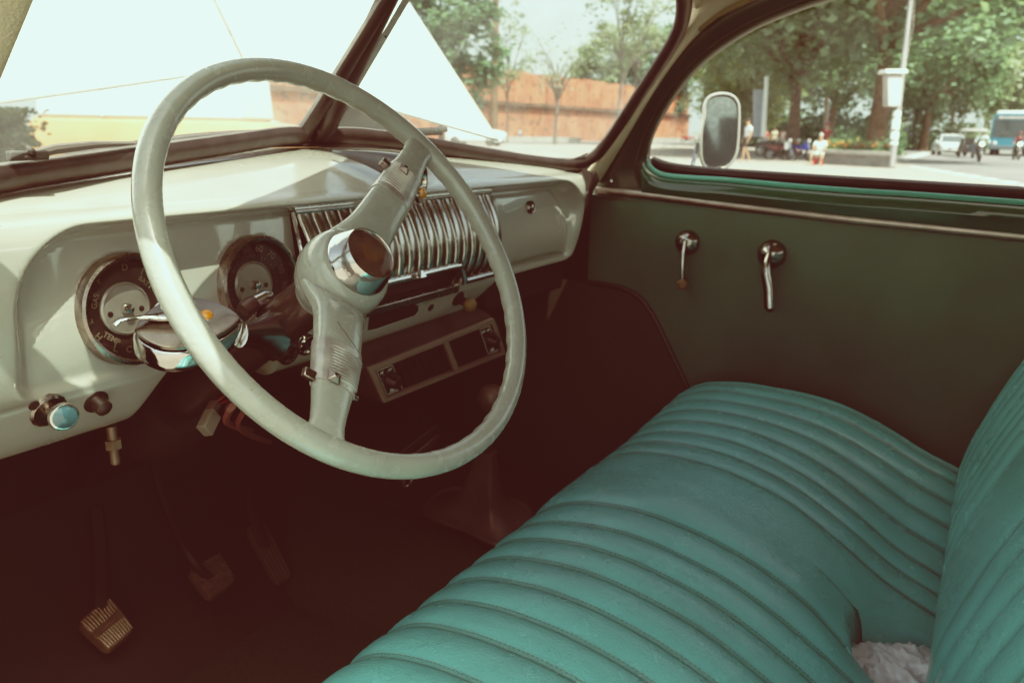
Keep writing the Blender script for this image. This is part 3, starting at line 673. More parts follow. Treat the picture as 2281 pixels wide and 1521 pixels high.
part('cap_glass', MB().lathe(WO, WA, [(.0264, .0100), (.022, .0122), (.014, .0138), (.006, .0146), (.0001, .0148)], 40, caps=False), glass_mat('cap_lens_glass', (.95, .93, .90), .22, .04), cap)
em = MB(); Fm = frame(WO+WA*.0078, (wpt(1, 54)-WO)*-1, (wpt(1, 144)-WO))
for rr_ in range(5):
    for cc in range(9):
        if (rr_, cc) in ((2, 0), (3, 0), (3, 8), (4, 0), (4, 1), (4, 2), (4, 6), (4, 7), (4, 8)): continue
        em.add([Fm @ V((-.0105+.0024*cc+a, .004-.0028*rr_+b, .0002)) for a, b in ((0, 0), (.0016, .0003), (.0018, .0018), (.0002, .0015))], [(0, 1, 2, 3)])
part('medallion_mark', em, mat('faded_gold_mark', (.42, .22, .06), .4, .4, var=.5, vscale=200), cap, smooth=False)
# hairline crack on the lower spoke
u = (wpt(1, 313.5)-WO).normalized(); w = WA.cross(u)
ck = [WO+u*r+w*a+WA*h for r, a, h in ((.112, .016, -.0005), (.107, .009, .0001), (.104, .003, .0003), (.098, -.004, -.0005), (.096, -.008, -.0006), (.091, -.013, -.0012))]
part('crack', MB().tube(ck, .00022, 5), DARK, sp2)

# ------------------------------------------------------------------ steering column and turn signal switch
col = thing('steering_column', 'dark steering column tube running from the wheel hub down under the dashboard', 'steering column', WO-WA*.3)
part('column_tube', MB().lathe(WO, -WA, [(.0235, .086), (.0262, .092), (.0268, .13), (.0268, .34), (.030, .345), (.030, .40), (.026, .41), (.026, .70)], 32), mat('brown_black_enamel', (.028, .017, .014), .42, coat=.3, var=.4, vscale=30, rvar=.12), col)
cl = WO-WA*.175; 
def rp(px, py, d): return CAM_LOC+ray(px, py)*d
jk = MB(); jk.tube([rp(606, 662, .90), rp(590, 664, .895), rp(563, 676, .885)], [.007, .0095, .0085], 14)
part('stalk_socket', jk, CHROME, col)
part('stalk_grip', MB().tube([rp(568, 674, .887), rp(552, 682, .88), rp(540, 690, .875)], [.0088, .0095, .008], 14), RUBBER, col)
part('column_collar', MB().lathe(WO-WA*.40, -WA, [(.045, 0), (.058, .03), (.062, .06), (.055, .10), (.03, .12)], 24), DARK, col)
part('wiring_loom', MB().tube(catmull([WO-WA*.36+V((.02, -.03, -.03)), at(520, 900, 1, .12), at(505, 940, 1, .14), at(560, 960, 1, .22)], 5), .004, 6).tube(catmull([WO-WA*.36+V((.03, -.02, -.03)), at(560, 890, 1, .14), at(530, 950, 1, .16), at(600, 985, 1, .24)], 5), .0035, 6), mat('loom_red', (.13, .045, .035), .6), col)
P0 = CAM_LOC+ray(430, 725)*.775; fn = V((-.30, -.42, .86)).normalized()
ts = thing('turn_signal_switch', 'teardrop chrome turn signal switch with an amber jewel clamped to the steering column', 'signal switch', P0)
def tp(px, py, h=0.): return on_plane(px, py, P0, fn)+fn*h
tout = [(541, 716), (522, 697), (490, 680), (450, 670), (410, 669), (372, 674), (338, 690), (312, 712), (296, 738), (306, 758), (330, 775), (362, 786), (405, 787), (450, 776), (495, 757), (525, 737)]
TO = catmull([tp(*p) for p in tout], 4, True); tc_ = sum(TO, V((0, 0, 0)))/len(TO); dn = V((.02, .25, -1)).normalized()
def scl(s_, h): return [tc_+(p-tc_)*s_+dn*h for p in TO]
hs = part('housing', MB().loft([scl(.90, .023), scl(.97, .020), scl(.99, .014), scl(1.0, .005), scl(.985, .0015), scl(.955, 0), scl(.90, .002), scl(.87, .0045)], True), CHROME, ts, sharp=50)
stp = MB()
for s_, h in ((.94, .0015), (.80, .000), (.64, -.0015)):
    q = [V(tc_)+(p-tc_)*s_ + (tp(425, 726)-tc_)*(1-s_)*.2 for p in TO]
    stp.loft([[p+fn*(h+.001) for p in q], [tc_+(p-tc_)*.985+fn*(h+.0040) for p in q], [tc_+(p-tc_)*.93+fn*(h+.0045) for p in q]], True)
part('stepped_top', stp, mat('stepped_grey_metal', (.26, .24, .21), .22, .95, var=.3, vscale=40, rvar=.1), ts, sharp=40)
lv = [tp(258, 746, .013), tp(275, 737, .015), tp(310, 731, .014), tp(345, 727, .012), tp(385, 722, .011), tp(430, 720, .009)]
part('lever', MB().tube(catmull(lv, 5), [(.0030, .0016)]*1+[(.0034, .0018)]*10+[(.0045+.0009*k, .0022+.0003*k) for k in range(15)], 10, up=V((.5, -.8, 0))), CHROME, ts)
wn_ = [(338, 700), (352, 684), (378, 680), (376, 700), (360, 722)]
part('side_window', MB().prism([tp(*p)+fn*.0046 for p in wn_], fn*.001), mat('pearl_inset', (.62, .62, .66), .3, .2, var=.1), ts)
jb = tp(460, 711, .003)
jr = part('jewel_ring', MB().lathe(jb, fn, [(.0092, -.002), (.0092, .002), (.0080, .0032), (.0072, .002)], 28), CHROME, ts)
part('amber_jewel', MB().lathe(jb, fn, [(.0074, 0), (.0070, .003), (.005, .0056), (.0025, .0066), (.0001, .0069)], 24), AMBER, jr)
cc_ = WO-WA*.168+V((-.016, -.014, -.002)); tip = tp(538, 717)
ne = MB(); rgs = []
for k in range(9):
    t = k/8; c_ = tip.lerp(cc_, t)+dn*.014*(1-t); r = .010+.0145*t**2.2
    sw_ = (cc_-tip).normalized(); a_ = sw_.cross(V((0, 0, 1))).normalized(); b_ = a_.cross(sw_)
    rgs.append([c_+a_*(r*.8*cos(2*pi*j/16))+b_*(r*1.35*sin(2*pi*j/16)) for j in range(16)])
part('clamp_neck', ne.loft(rgs), CHROME, ts)
part('clamp_band', MB().lathe(WO-WA*.172, -WA, [(.0272, -.011), (.0290, -.009), (.0290, .009), (.0272, .011)], 32), CHROMED, ts)
# ------------------------------------------------------------------ bench seat
seat = thing('bench_seat', 'teal vinyl front bench seat with stitched pleats and plain centre panel', 'bench seat', (.02, -.3, .36))
SL = [-.62, -.565, -.508, -.45, -.392, -.334, -.282, -.227, -.171, -.117, -.062, .003]
SRR = [.212, .268, .324, .380, .436, .492, .548, .598]
SEAMS = SL+SRR+[.655]
sprof = catmull([V((0, a, b)) for a, b in ((-.030, .36), (-.020, .46), (-.022, .55), (-.035, .615), (-.058, .650), (-.092, .672), (-.14, .685), (-.20, .690), (-.27, .684), (-.35, .662), (-.43, .622), (-.50, .580), (-.56, .555), (-.62, .53), (-.66, .50))], 11)
NC = V((.060, -.566, 0))
def seat_pt(x, i, puff=True, dz=0.):
    p = sprof[i]; a = sprof[max(i-1, 0)]; b = sprof[min(i+1, len(sprof)-1)]
    t = (b-a).normalized(); n = V((0, t.z, -t.y)); n = n if n.z > 0 or n.y > 0 else -n
    if n.z < -.2: n = -n
    y, z = p.y, p.z
    e = sstep(.30, .58, x); bk = sstep(-.2, -.56, y) if False else sstep(.2, .56, -y)
    z += e*(.012+.046*bk)*(1 if z > .6 or y < -.3 else sstep(.5, .64, z))
    z += .012*sstep(-.1, -.5, x)*bk if False else 0
    el = max(0, (x-.60)/.055); el = min(el, 1)
    r = 1-sqrt(max(0, 1-el*el)); z -= r*.055; y -= r*.02*(1-bk)
    h = 0
    if puff:
        for k in range(len(SEAMS)-1):
            if SEAMS[k] <= x <= SEAMS[k+1]:
                w = SEAMS[k+1]-SEAMS[k]; u = (x-SEAMS[k])/w
                hh = .0066 if w < .1 else .009
                q = abs(2*u-1); h = hh*(1-q**(2.4 if w < .1 else 9))
                if x > .598: h = hh*(1-q**5)
                break
        fade = .55+.45*sstep(.36, .60, p.z if y > -.1 else .7)
        wv = mnoise.noise(V((x*9, y*7, 3.1)))*.0022+mnoise.noise(V((x*30, y*22, 1.1)))*.0006
        h = h*fade+wv
    # small dished hand hole at the rear centre
    dx_, dy_ = (x-NC.x)/.100, (y-NC.y)/.106; d = sqrt(dx_*dx_+dy_*dy_)
    if d < 1.5: z -= .085*(1-sstep(.80, 1.0, d))+.012*(1-sstep(.9, 1.55, d))
    sh = -.03*sstep(.1, .56, -y)*(.5 if x > .1 else -.35)*(1 if -.2 < x < .35 else 0.6)
    xx = x+sh*(1-sstep(.45, .62, x))
    return V((xx, y+n.y*h, z+n.z*(h+dz)))
sxs = []
for k in range(len(SEAMS)-1):
    m = 14 if SEAMS[k+1]-SEAMS[k] < .1 else 80
    for j in range(m): sxs.append(SEAMS[k]+(SEAMS[k+1]-SEAMS[k])*(.5-.5*cos(pi*j/m) if m == 14 else j/m))
sxs += [.655]
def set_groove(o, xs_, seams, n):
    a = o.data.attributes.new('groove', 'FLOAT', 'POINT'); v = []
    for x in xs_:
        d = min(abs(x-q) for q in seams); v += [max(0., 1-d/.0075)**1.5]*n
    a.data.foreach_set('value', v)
cush = part('seat_cushion', MB().grid([[seat_pt(x, i) for i in range(len(sprof))] for x in sxs]), SEATV, seat, sharp=85, fix=False)
set_groove(cush, sxs, SEAMS[1:-1], len(sprof))
part('cushion_end', MB().grid([[seat_pt(.655, i) for i in range(len(sprof))], [V((.66, p.y, .36)) for p in [seat_pt(.655, i) for i in range(len(sprof))]]]), SEATV, seat)
st = MB()
arc = [0]
for a, b in zip(sprof, sprof[1:]): arc.append(arc[-1]+(b-a).length)
def sprof_at(s):
    for k in range(len(arc)-1):
        if arc[k+1] >= s: return k, (s-arc[k])/(arc[k+1]-arc[k])
    return len(arc)-2, 1.
for x in SL[3:]+SRR:
    s = .24
    while s < arc[-1]-.08:
        ps = []
        for ds in (0, .0034):
            k, f_ = sprof_at(s+ds); ps.append(seat_pt(x+.0035, k, True).lerp(seat_pt(x+.0035, k+1, True), f_))
        ddx = (ps[0].x-NC.x)/.09; ddy = (ps[0].y-NC.y)/.13
        if ddx*ddx+ddy*ddy > 1.2:
            st.tube([ps[0]+V((0, 0, .0004)), ps[1]+V((0, 0, .0004))], .0007, 4)
        s += .0052
part('stitching', st, SEATS, cush, smooth=False)
BSE = [-.62, -.555, -.49, -.425, -.36, -.295, -.23, -.165, -.10, -.035, .19, .245, .30, .355, .41, .465, .52, .565, .61]
bprof = catmull([V((0, a, b)) for a, b in ((-.61, .44), (-.588, .53), (-.572, .575), (-.566, .62), (-.572, .67), (-.588, .73), (-.613, .80), (-.647, .88), (-.680, .96), (-.702, 1.01), (-.725, 1.035), (-.75, 1.04), (-.785, 1.02), (-.81, .95), (-.82, .70), (-.82, .44))], 6)
def back_pt(x, i):
    p = bprof[i]; t = (bprof[min(i+1, len(bprof)-1)]-bprof[max(i-1, 0)]).normalized(); n = V((0, t.z, -t.y))
    if p.y > -.7 and n.y < 0: n = -n
    h = 0
    for k in range(len(BSE)-1):
        if BSE[k] <= x <= BSE[k+1]:
            w = BSE[k+1]-BSE[k]; q = abs(2*(x-BSE[k])/w-1); h = .0062*(1-q**(2.6 if w < .1 else 7)); break
    h = h+mnoise.noise(V((x*10, p.z*8, 9.1)))*.002
    el = min(1, max(0, (x-.545)/.115)); r = 1-sqrt(max(0, 1-el*el))
    cy, cz = -.72, .80
    y = p.y+(cy-p.y)*r*.62 if p.y > cy else p.y; z = p.z+(cz-p.z)*r*.16
    return V((x, y+n.y*h, z+n.z*h))
bxs = []
for k in range(len(BSE)-1):
    m = 12 if BSE[k+1]-BSE[k] < .1 else 24
    for j in range(m): bxs.append(BSE[k]+(BSE[k+1]-BSE[k])*(.5-.5*cos(pi*j/m) if m == 12 else j/m))
bxs += [.61+.05*k/10 for k in range(11)]
bk_ = part('backrest', MB().grid([[back_pt(x, i) for i in range(len(bprof))] for x in bxs]), SEATV, seat, sharp=85, fix=False)
set_groove(bk_, bxs, BSE[1:], len(bprof))
rw = []
for k in range(41):
    a_ = radians(-35+250*k/40); x = NC.x+.103*cos(a_); y = NC.y+.109*sin(a_)
    best = min(range(len(sprof)), key=lambda i: abs(seat_pt(x, i, False).y-y)); q = seat_pt(x, best, False); rw.append(V((q.x, y, q.z+.001)))
part('welt', MB().tube(rw, .0028, 8), SEATV, cush)
# crumpled clear bag lying in the hand hole
bc = V((.058, -.553, .510)); bg = bmesh.new(); bmesh.ops.create_icosphere(bg, subdivisions=6, radius=1)
for v in bg.verts:
    p = v.co.copy(); a = abs(mnoise.noise(p*2.3+V((4, 1, 7))))-.2; b_ = abs(mnoise.noise(p*5.1+V((1, 8, 2))))-.2; c_ = abs(mnoise.noise(p*11+V((3, 3, 9))))-.2
    r = 1.06-.42*a-.34*b_-.12*c_; v.co = V((p.x*r*.078, p.y*r*.088, p.z*r*.052))
bg.to_mesh(bme := bpy.data.meshes.new('plastic_bag')); bg.free(); bme.polygons.foreach_set('use_smooth', [True]*len(bme.polygons))
BAG = mat('clear_film', (.80, .79, .82), .14, var=.25, vscale=45, spec=.7, bump=.5, bscale=90)
BAG.node_tree.nodes['Principled BSDF'].inputs['Transmission Weight'].default_value = .12
bme.materials.append(BAG)
bag = bpy.data.objects.new('plastic_bag', bme); COL.objects.link(bag); bag.location = bc; ORG[bag.name] = bc
tag(bag, 'crumpled clear plastic bag tucked in the hole at the rear of the teal bench seat', 'plastic bag')

# ------------------------------------------------------------------ under-dash air conditioner
h_tl, h_tr, h_br, h_bl = (at(814, 818, 1, .215), at(1094, 706, 1, .215), at(1121, 786, 1, .235), at(849, 894, 1, .235))
def hq(u, v, d=0.):
    """u along, v down the front panel, d towards the viewer"""
    return h_tl.lerp(h_tr, u).lerp(h_bl.lerp(h_br, u), v)+HN*d
HN = (h_tr-h_tl).cross(h_bl-h_tl).normalized(); HN = HN if HN.y < 0 else -HN
ac = thing('air_conditioner', 'beige framed under dash air conditioner with two dark louvred vents and two dials', 'air conditioner', hq(.5, .5))
back = V((0, .20, .02))
cs = [hq(-.01, -.02), hq(1.01, -.02), hq(1.01, 1.03), hq(-.01, 1.03)]
part('casing', MB().hexa(cs, [p+back for p in cs]), BEIGEP, ac, bevel=.006)
part('top_ledge', MB().hexa([hq(-.01, -.19, -.06), hq(1.0, -.19, -.06), hq(1.0, -.04, .0), hq(-.01, -.04, .0)], [p+V((0, .02, -.012)) for p in (hq(-.01, -.19, -.06), hq(1.0, -.19, -.06), hq(1.0, -.04, .0), hq(-.01, -.04, .0))]), BEIGEP, ac)
def panel(u0, u1, v0, v1, d): return [hq(u0, v0, d), hq(u1, v0, d), hq(u1, v1, d), hq(u0, v1, d)]
fr_ = MB()
for u0, u1, v0, v1 in ((.0, 1., .0, .10), (.0, 1., .90, 1.), (.0, .035, .1, .9), (.535, .575, .1, .9), (.965, 1., .1, .9)):
    fr_.hexa(panel(u0, u1, v0, v1, .007), panel(u0, u1, v0, v1, 0))
part('front_frame', fr_, mat('beige_edge', (.25, .20, .165), .45, var=.15), ac, bevel=.001)
for u0, u1 in ((.17, .53), (.58, .84)):
    ve = part('vent', MB().hexa(panel(u0, u1, .12, .88, .0015), panel(u0, u1, .12, .88, -.01)), DARK, ac)
    lm = MB(); n_ = 7
    for k in range(n_):
        u = u0+(u1-u0)*(k+.5)/n_; lm.hexa(panel(u-.010, u-.004, .14, .86, .0045), panel(u-.002, u+.004, .14, .86, -.002))
    part('louvre_bank', lm, BLACK, ve)
for (u0, u1, cu, lab) in ((.04, .155, .100, 'TEMP'), (.85, .955, .915, 'AIR')):
    ctl = part('control_panel', MB().hexa(panel(u0, u1, .12, .88, .003), panel(u0, u1, .12, .88, 0)), BLACK, ac, 'dial marked TEMP on the driver side' if lab == 'TEMP' else 'fan dial on the passenger side')
    ln = MB(); ed = .0009
    pts = [hq(u, v, .0036) for u, v in ((u0+.006, .16), (u1-.006, .16), (u1-.006, .84), (u0+.006, .84))]
    for a, b in zip(pts, pts[1:]+pts[:1]): ln.tube([a, b], .0006, 4)
    X = (h_tr-h_tl).normalized(); Y = (h_tl-h_bl).normalized()
    for k in range(9):
        a = radians(-120+k*(240/8)); q = hq(cu, .48, .0036)+X*(sin(a)*.0165)+Y*(cos(a)*.0165)
        ln.tube([q, q+X*sin(a)*.0022+Y*cos(a)*.0022], .0006 if k % 4 else .0012, 4)
    ln.add(*text_mb(lab, .0085, frame(hq((u0+u1)/2, .77, .0034), X, Y), bold=.0003))
    ln.add(*text_mb('HI' if lab == 'TEMP' else 'OFF', .0062, frame(hq(u0+.03, .25, .0034), X, Y), bold=.0002))
    ln.add(*text_mb('LO', .0062, frame(hq(u1-.03, .25, .0034), X, Y), bold=.0002))
    part('lettering', ln, WHITEL, ctl, smooth=False)
    kb = MB().lathe(hq(cu, .48, .003), HN, [(.0135, 0), (.0130, .004), (.0115, .006), (.0105, .016), (.009, .018), (.0001, .018)], 24)
    kb.hexa([hq(cu-.012, .30, .020), hq(cu+.012, .30, .020), hq(cu+.012, .66, .020), hq(cu-.012, .66, .020)], [hq(cu-.014, .28, .005), hq(cu+.014, .28, .005), hq(cu+.014, .68, .005), hq(cu-.014, .68, .005)])
    kk = part('dial_knob', kb, BLACK, ctl)
part('bracket', MB().tube([hq(1.015, .1, -.01), hq(1.05, .15, -.012), hq(1.075, .4, -.012), hq(1.06, .8, -.012), hq(1.02, .95, -.012)], .003, 8), CHROME, ac)

# ------------------------------------------------------------------ stereo under it
s_tl, s_tr, s_br, s_bl = at(836, 1085, 1, .25), at(980, 955, 1, .25), at(1004, 985, 1, .265), at(866, 1118, 1, .265)
SN = (s_tr-s_tl).cross(s_bl-s_tl).normalized(); SN = SN if SN.y < 0 else -SN
s_tl, s_tr = at(825, 1062, 1, .245), at(975, 945, 1, .245)
def sq(u, v, d=0.): return s_tl.lerp(s_tr, u).lerp(s_bl.lerp(s_br, u), v)+SN*d
rad = thing('car_stereo', 'black car stereo with a chrome ringed knob hung low under the dashboard', 'car stereo', sq(.5, .5))
def spn(u0, u1, v0, v1, d): return [sq(u0, v0, d), sq(u1, v0, d), sq(u1, v1, d), sq(u0, v1, d)]
part('stereo_case', MB().hexa(spn(0, 1, 0, 1, 0), [p+V((0, .17, .01)) for p in spn(0, 1, 0, 1, 0)]), BLACK, rad, bevel=.003)
part('face_edge', MB().tube(spn(.04, .96, .08, .92, .001), .0011, 5, True), DARK, rad)
part('tuning_strip', MB().hexa(spn(.35, .93, .30, .48, .003), spn(.35, .93, .30, .48, 0)), mat('dull_strip', (.20, .15, .13), .3, .6), rad, bevel=.001)
o = at(907, 1062, 1, .235)
rk = part('volume_knob', MB().lathe(o+V((0, .01, 0)), SN, [(.014, 0), (.0135, .008), (.012, .012), (.0001, .012)], 24), BLACK, rad)
part('knob_ring', MB().lathe(o+V((0, .01, 0)), SN, [(.0125, .0115), (.0155, .011), (.0165, .0125), (.0155, .0145), (.0125, .0145)], 30, caps=False), CHROME, rk)

# ------------------------------------------------------------------ gear lever with boot
gb_ = V((.185, .20, .445))
gear = thing('gear_lever', 'floor gear lever in a wrinkled black leather boot on the tunnel', 'gear lever', gb_)
kn_ = at(1095, 893, 0, .24)
bt = []
pl = [at(a, b, 2, .445) for a, b in ((945, 1140), (1010, 1090), (1150, 1120), (1182, 1160), (1120, 1215), (1040, 1185))]
PL = catmull(pl, 5, True); pc = sum(PL, V((0, 0, 0)))/len(PL)
axl = (kn_-pc)
for t, s_ in ((0, 1.), (.015, .97), (.03, .80), (.10, .55), (.20, .40), (.30, .33), (.40, .26), (.5, .21), (.58, .19)):
    ring = []
    for k, p in enumerate(PL):
        wr = 1+.12*mnoise.noise(V((k*.45, t*14, 2.)))*(1 if t > .02 else 0); q = pc+(p-pc)*s_*wr+axl*t; ring.append(q)
    bt.append(ring)
BOOT = mat('black_leather_boot', (.085, .060, .050), .42, var=.3, vscale=25, bump=.5, bscale=180)
boot = part('boot', MB().loft(bt), BOOT, gear)
part('boot_rim', MB().tube([p+V((0, 0, .003)) for p in PL], .0045, 8, True), BOOT, gear)
part('boot_rivet', MB().lathe(at(1182, 1158, 2, .452), (0, 0, 1), [(.004, 0), (.003, .002), (.0001, .0025)], 10), CHROMED, gear)
part('lever_shaft', MB().tube([pc+axl*.45, pc+axl*.75, kn_], [.009, .008, .007], 12), DARK, gear)
part('gear_knob', MB().lathe(kn_-axl.normalized()*.02, axl, [(.012, 0), (.020, .008), (.027, .022), (.027, .034), (.020, .044), (.009, .048), (.0001, .049)], 24), mat('worn_knob_leather', (.085, .058, .046), .45, var=.35, vscale=40, bump=.4, bscale=160), gear)

# ------------------------------------------------------------------ pedals
def pedal(nm, label, quad, z, arm, m, ribs, thick=.014, seg=12):
    """quad: photo pixels of the pad's corners (front-left, front-right, near-right, near-left)"""
    q0 = sum((at(a, b, 2, z) for a, b in quad), V((0, 0, 0)))/4
    n = V((0, -.55, .83)).normalized(); Q = [on_plane(a, b, q0, n) for a, b in quad]
    t = thing(nm, label, 'pedal', q0)
    c = sum(Q, V((0, 0, 0)))/4
    out = []
    for i in range(4):
        a, b, d = Q[i-1], Q[i], Q[(i+1) % 4]
        for k in range(5):
            u = k/4; p = (b.lerp(a, .22)*(1-u)*(1-u)+b*2*u*(1-u)+b.lerp(d, .22)*u*u); out.append(p)
    pad = part('pad', MB().loft([[p-n*thick for p in out], [p-n*.003 for p in out], [c+(p-c)*.96 for p in out]]), m, t, sharp=40)
    tr_ = MB()
    def g(u, v, h=0.): return Q[0].lerp(Q[1], u).lerp(Q[3].lerp(Q[2], u), v)+n*h
    for (u0, v0, u1, v1) in ribs:
        tr_.tube([g(u0, v0, .0004), g((u0+u1)/2, (v0+v1)/2, .0008), g(u1, v1, .0004)], .0021, 6)
    part('tread', tr_, m, pad)
    if arm: part('arm', MB().tube(catmull([c-n*thick]+[V(a) for a in arm], 5), .007, 8, flat=1.6), DARK, t)
    return t
rb1 = [(.06, .08+.084*k, .40, .08+.084*k) for k in range(11)]+[(.60, .08+.084*k, .94, .08+.084*k) for k in range(11)]+[(.46, .05, .46, .95), (.5, .05, .5, .95), (.54, .05, .54, .95)]
rb1 = [(b, a, d, c) for a, b, c, d in rb1]
pedal('clutch_pedal', 'nearest pedal with a ribbed steel pad above the dark floor', [(232, 1322), (272, 1340), (303, 1400), (238, 1452)][0:0] or [(172, 1385), (245, 1325), (303, 1400), (242, 1450)], .47, [at(224, 1350, 1, .50), at(224, 1250, 1, .55), at(214, 1130, 1, .60)], STEEL, rb1)
zz = []
for k in range(6):
    for j in range(6):
        u = .06+.15*j; v = .04+.16*k; zz += [(u, v, u+.075, v+.07), (u+.075, v+.07, u+.15, v)]
pedal('brake_pedal', 'middle pedal with a zigzag rubber pad', [(418, 1268), (490, 1228), (528, 1290), (470, 1333)], .50, [at(425, 1245, 1, .42), at(385, 1165, 1, .48), at(352, 1070, 1, .52), at(340, 1010, 1, .54)], PEDR, zz)
pedal('accelerator_pedal', 'long narrow accelerator pedal furthest from the driver door', [(545, 1175), (590, 1155), (652, 1282), (617, 1300)], .45, [at(570, 1160, 1, .50), at(555, 1080, 1, .55)], PEDR, [(.2*k+.1, .05, .2*k+.1, .95) for k in range(5)], .01)
# floor mat with a bound edge
mz = .346
mp_ = [at(a, b, 2, mz) for a, b in ((560, 1150), (700, 1172), (800, 1225), (850, 1272), (930, 1300), (990, 1330), (900, 1560), (600, 1800), (60, 1640), (180, 1500), (300, 1430), (420, 1370), (500, 1320), (545, 1230))]
MP = catmull(mp_, 5, True)
mat_ = single('floor_mat', MB().prism(MP, (0, 0, .006)), CARPET, 'dark carpet floor mat with a bound edge below the pedals', 'floor mat', mp_[3])
bd = part('binding', MB().tube([p+V((0, 0, .005)) for p in MP], (.003, .016), 8, True, up=(0, 0, 1)), MATEDGE, mat_)
# loose parts hanging below the dash
cn = at(465, 940, 1, .25)
con = thing('wiring_connector', 'grey plastic wiring plug hanging under the steering column', 'connector', cn)
Rm = Matrix.Rotation(radians(-35), 3, 'Y') @ Matrix.Rotation(radians(20), 3, 'Z')
part('plug_body', MB().box(cn, (.030, .014, .020), Rm), mat('grey_nylon', (.22, .19, .15), .5, var=.2), con, bevel=.002)
part('plug_socket', MB().box(cn+Rm @ V((.020, 0, .004)), (.016, .011, .013), Rm), mat('dark_nylon', (.14, .10, .08), .5, var=.2), con, bevel=.0015)
part('wires', MB().tube(catmull([cn+Rm @ V((.025, 0, .006)), cn+V((.035, .0, .035)), cn+V((.05, .02, .07))], 4), .002, 6).tube(catmull([cn+Rm @ V((.025, 0, .002)), cn+V((.045, .0, .025)), cn+V((.07, .02, .06))], 4), .002, 6), mat('wire_red', (.16, .02, .012), .5), con)
o = at(252, 985, 1, .27); bl = thing('bonnet_release', 'hanging threaded bolt below the left end of the dashboard', 'bolt', o)
part('bolt_shank', MB().lathe(o+V((0, 0, .02)), (0, 0, -1), [(.006, 0), (.006, .028), (.0055, .029), (.0055, .045), (.004, .047), (.0001, .047)], 12), STEEL, bl)
part('hex_nut', MB().lathe(o, (0, 0, -1), [(.0095, -.004), (.0095, .007), (.006, .008)], 6), STEEL, bl, smooth=False)
# ------------------------------------------------------------------ outside materials
CONC = mat('pale_paving', (.30, .265, .235), .85, var=.18, vscale=.9, bump=.3, bscale=20)
ASPH = mat('worn_asphalt', (.185, .178, .178), .9, var=.22, vscale=.6, bump=.3, bscale=30)
WHITEP = mat('white_road_paint', (.80, .79, .75), .6, var=.12, vscale=6)
BARK = mat('brown_bark', (.17, .105, .065), .9, var=.45, vscale=5, bump=.8, bscale=18)
BARKG = mat('grey_bark', (.20, .18, .16), .9, var=.4, vscale=6, bump=.6, bscale=18)
CONCG = mat('grey_concrete', (.40, .38, .35), .85, var=.2, vscale=3)
WHITEC = mat('white_car_paint', (.80, .81, .80), .22, coat=.6, var=.04)
TYRE = mat('tyre_rubber', (.025, .024, .024), .8, var=.2)
GLASSD = mat('dark_vehicle_glass', (.05, .07, .075), .06, coat=.5, var=.2, spec=.8)
SILV = mat('silver_metal', (.55, .55, .54), .3, .9, var=.15)
LAMPW = mat('lamp_lens', (.75, .74, .70), .1, var=.1, spec=.8)
SKIN = mat('skin_tone', (.50, .30, .20), .55, var=.08)
HAIR = mat('dark_hair', (.03, .022, .018), .6, var=.3)
def leafmat(nm, a, b):
    m = mat(nm, a, .55, var=.3, vscale=1.3, col2=b, spec=.3); nt = m.node_tree; N = nt.nodes; L = nt.links
    pb = N['Principled BSDF']; tl = N.new('ShaderNodeBsdfTranslucent'); mx = N.new('ShaderNodeMixShader'); mx.inputs[0].default_value = .38
    src = pb.inputs['Base Color'].links[0].from_socket; br = N.new('ShaderNodeMix'); br.data_type = 'RGBA'; br.blend_type = 'MULTIPLY'; br.inputs['Factor'].default_value = 1; br.inputs['B'].default_value = (1.5, 1.6, 1.05, 1); L.new(src, br.inputs['A']); L.new(br.outputs['Result'], tl.inputs['Color'])
    o = N['Material Output']; L.new(pb.outputs[0], mx.inputs[1]); L.new(tl.outputs[0], mx.inputs[2]); L.new(mx.outputs[0], o.inputs[0]); return m
LEAF = leafmat('broad_leaf_green', (.285, .385, .275), (.105, .170, .125))
LEAFD = leafmat('deep_leaf_green', (.215, .31, .23), (.078, .132, .102))
LEAFY = leafmat('yellow_leaf_green', (.36, .40, .235), (.15, .205, .13))
LEAFP = leafmat('pale_leaf_green', (.29, .33, .24), (.16, .20, .15))
BRICK = mat('old_orange_brick', (.50, .205, .120), .9, var=.2, vscale=.5, col2=(.34, .125, .075), detail=12, speck=(1.6, .60, (.22, .12, .085)))

def plain(nm, pts, z, m, kind='structure'):
    return part(nm, MB().add([V((p[0], p[1], 0)) for p in pts], [tuple(range(len(pts)))]), m, None, loc=(0, 0, z), kind=kind, smooth=False, fix=False)
def lift(o, z): o.location.z = z; return o
gp = part('ground', MB().add([V((-1500, -1500, 0)), V((1500, -1500, 0)), V((1500, 1500, 0)), V((-1500, 1500, 0))], [(0, 1, 2, 3)]), ASPH, None, loc=(0, 0, 0), kind='structure', smooth=False, fix=False)
def sheet(nm, pix, z, m):
    o = part(nm, MB().add([V((p.x, p.y, 0)) for p in pix], [tuple(range(len(pix)))]), m, None, loc=(0, 0, 0), kind='structure', smooth=False, fix=False); o.location.z = z; return o
sheet('pavement', [V((-30, -40, 0)), V((14, -40, 0)), ground(2600, 462), ground(2281, 410), ground(2150, 388), ground(2040, 372), ground(1990, 355), ground(1960, 335), ground(1800, 322), V((60, 34, 0)), V((20, 60, 0)), V((-30, 60, 0))], .004, CONC)
def dash_line(a, b, n, w, nm):
    mb = MB()
    for k in range(n):
        p, q = a.lerp(b, (k+.12)/n), a.lerp(b, (k+.56)/n); s = (q-p).normalized().cross(V((0, 0, 1)))*w/2; mb.add([p-s, p+s, q+s, q-s], [(0, 1, 2, 3)])
    o = part(nm, mb, WHITEP, None, loc=(0, 0, 0), kind='structure', smooth=False, fix=False); o.location.z = .008; return o
dash_line(ground(2030, 371), ground(2330, 420), 9, .38, 'road_markings')
dash_line(ground(2000, 358), ground(2072, 340), 9, .9, 'road_markings')
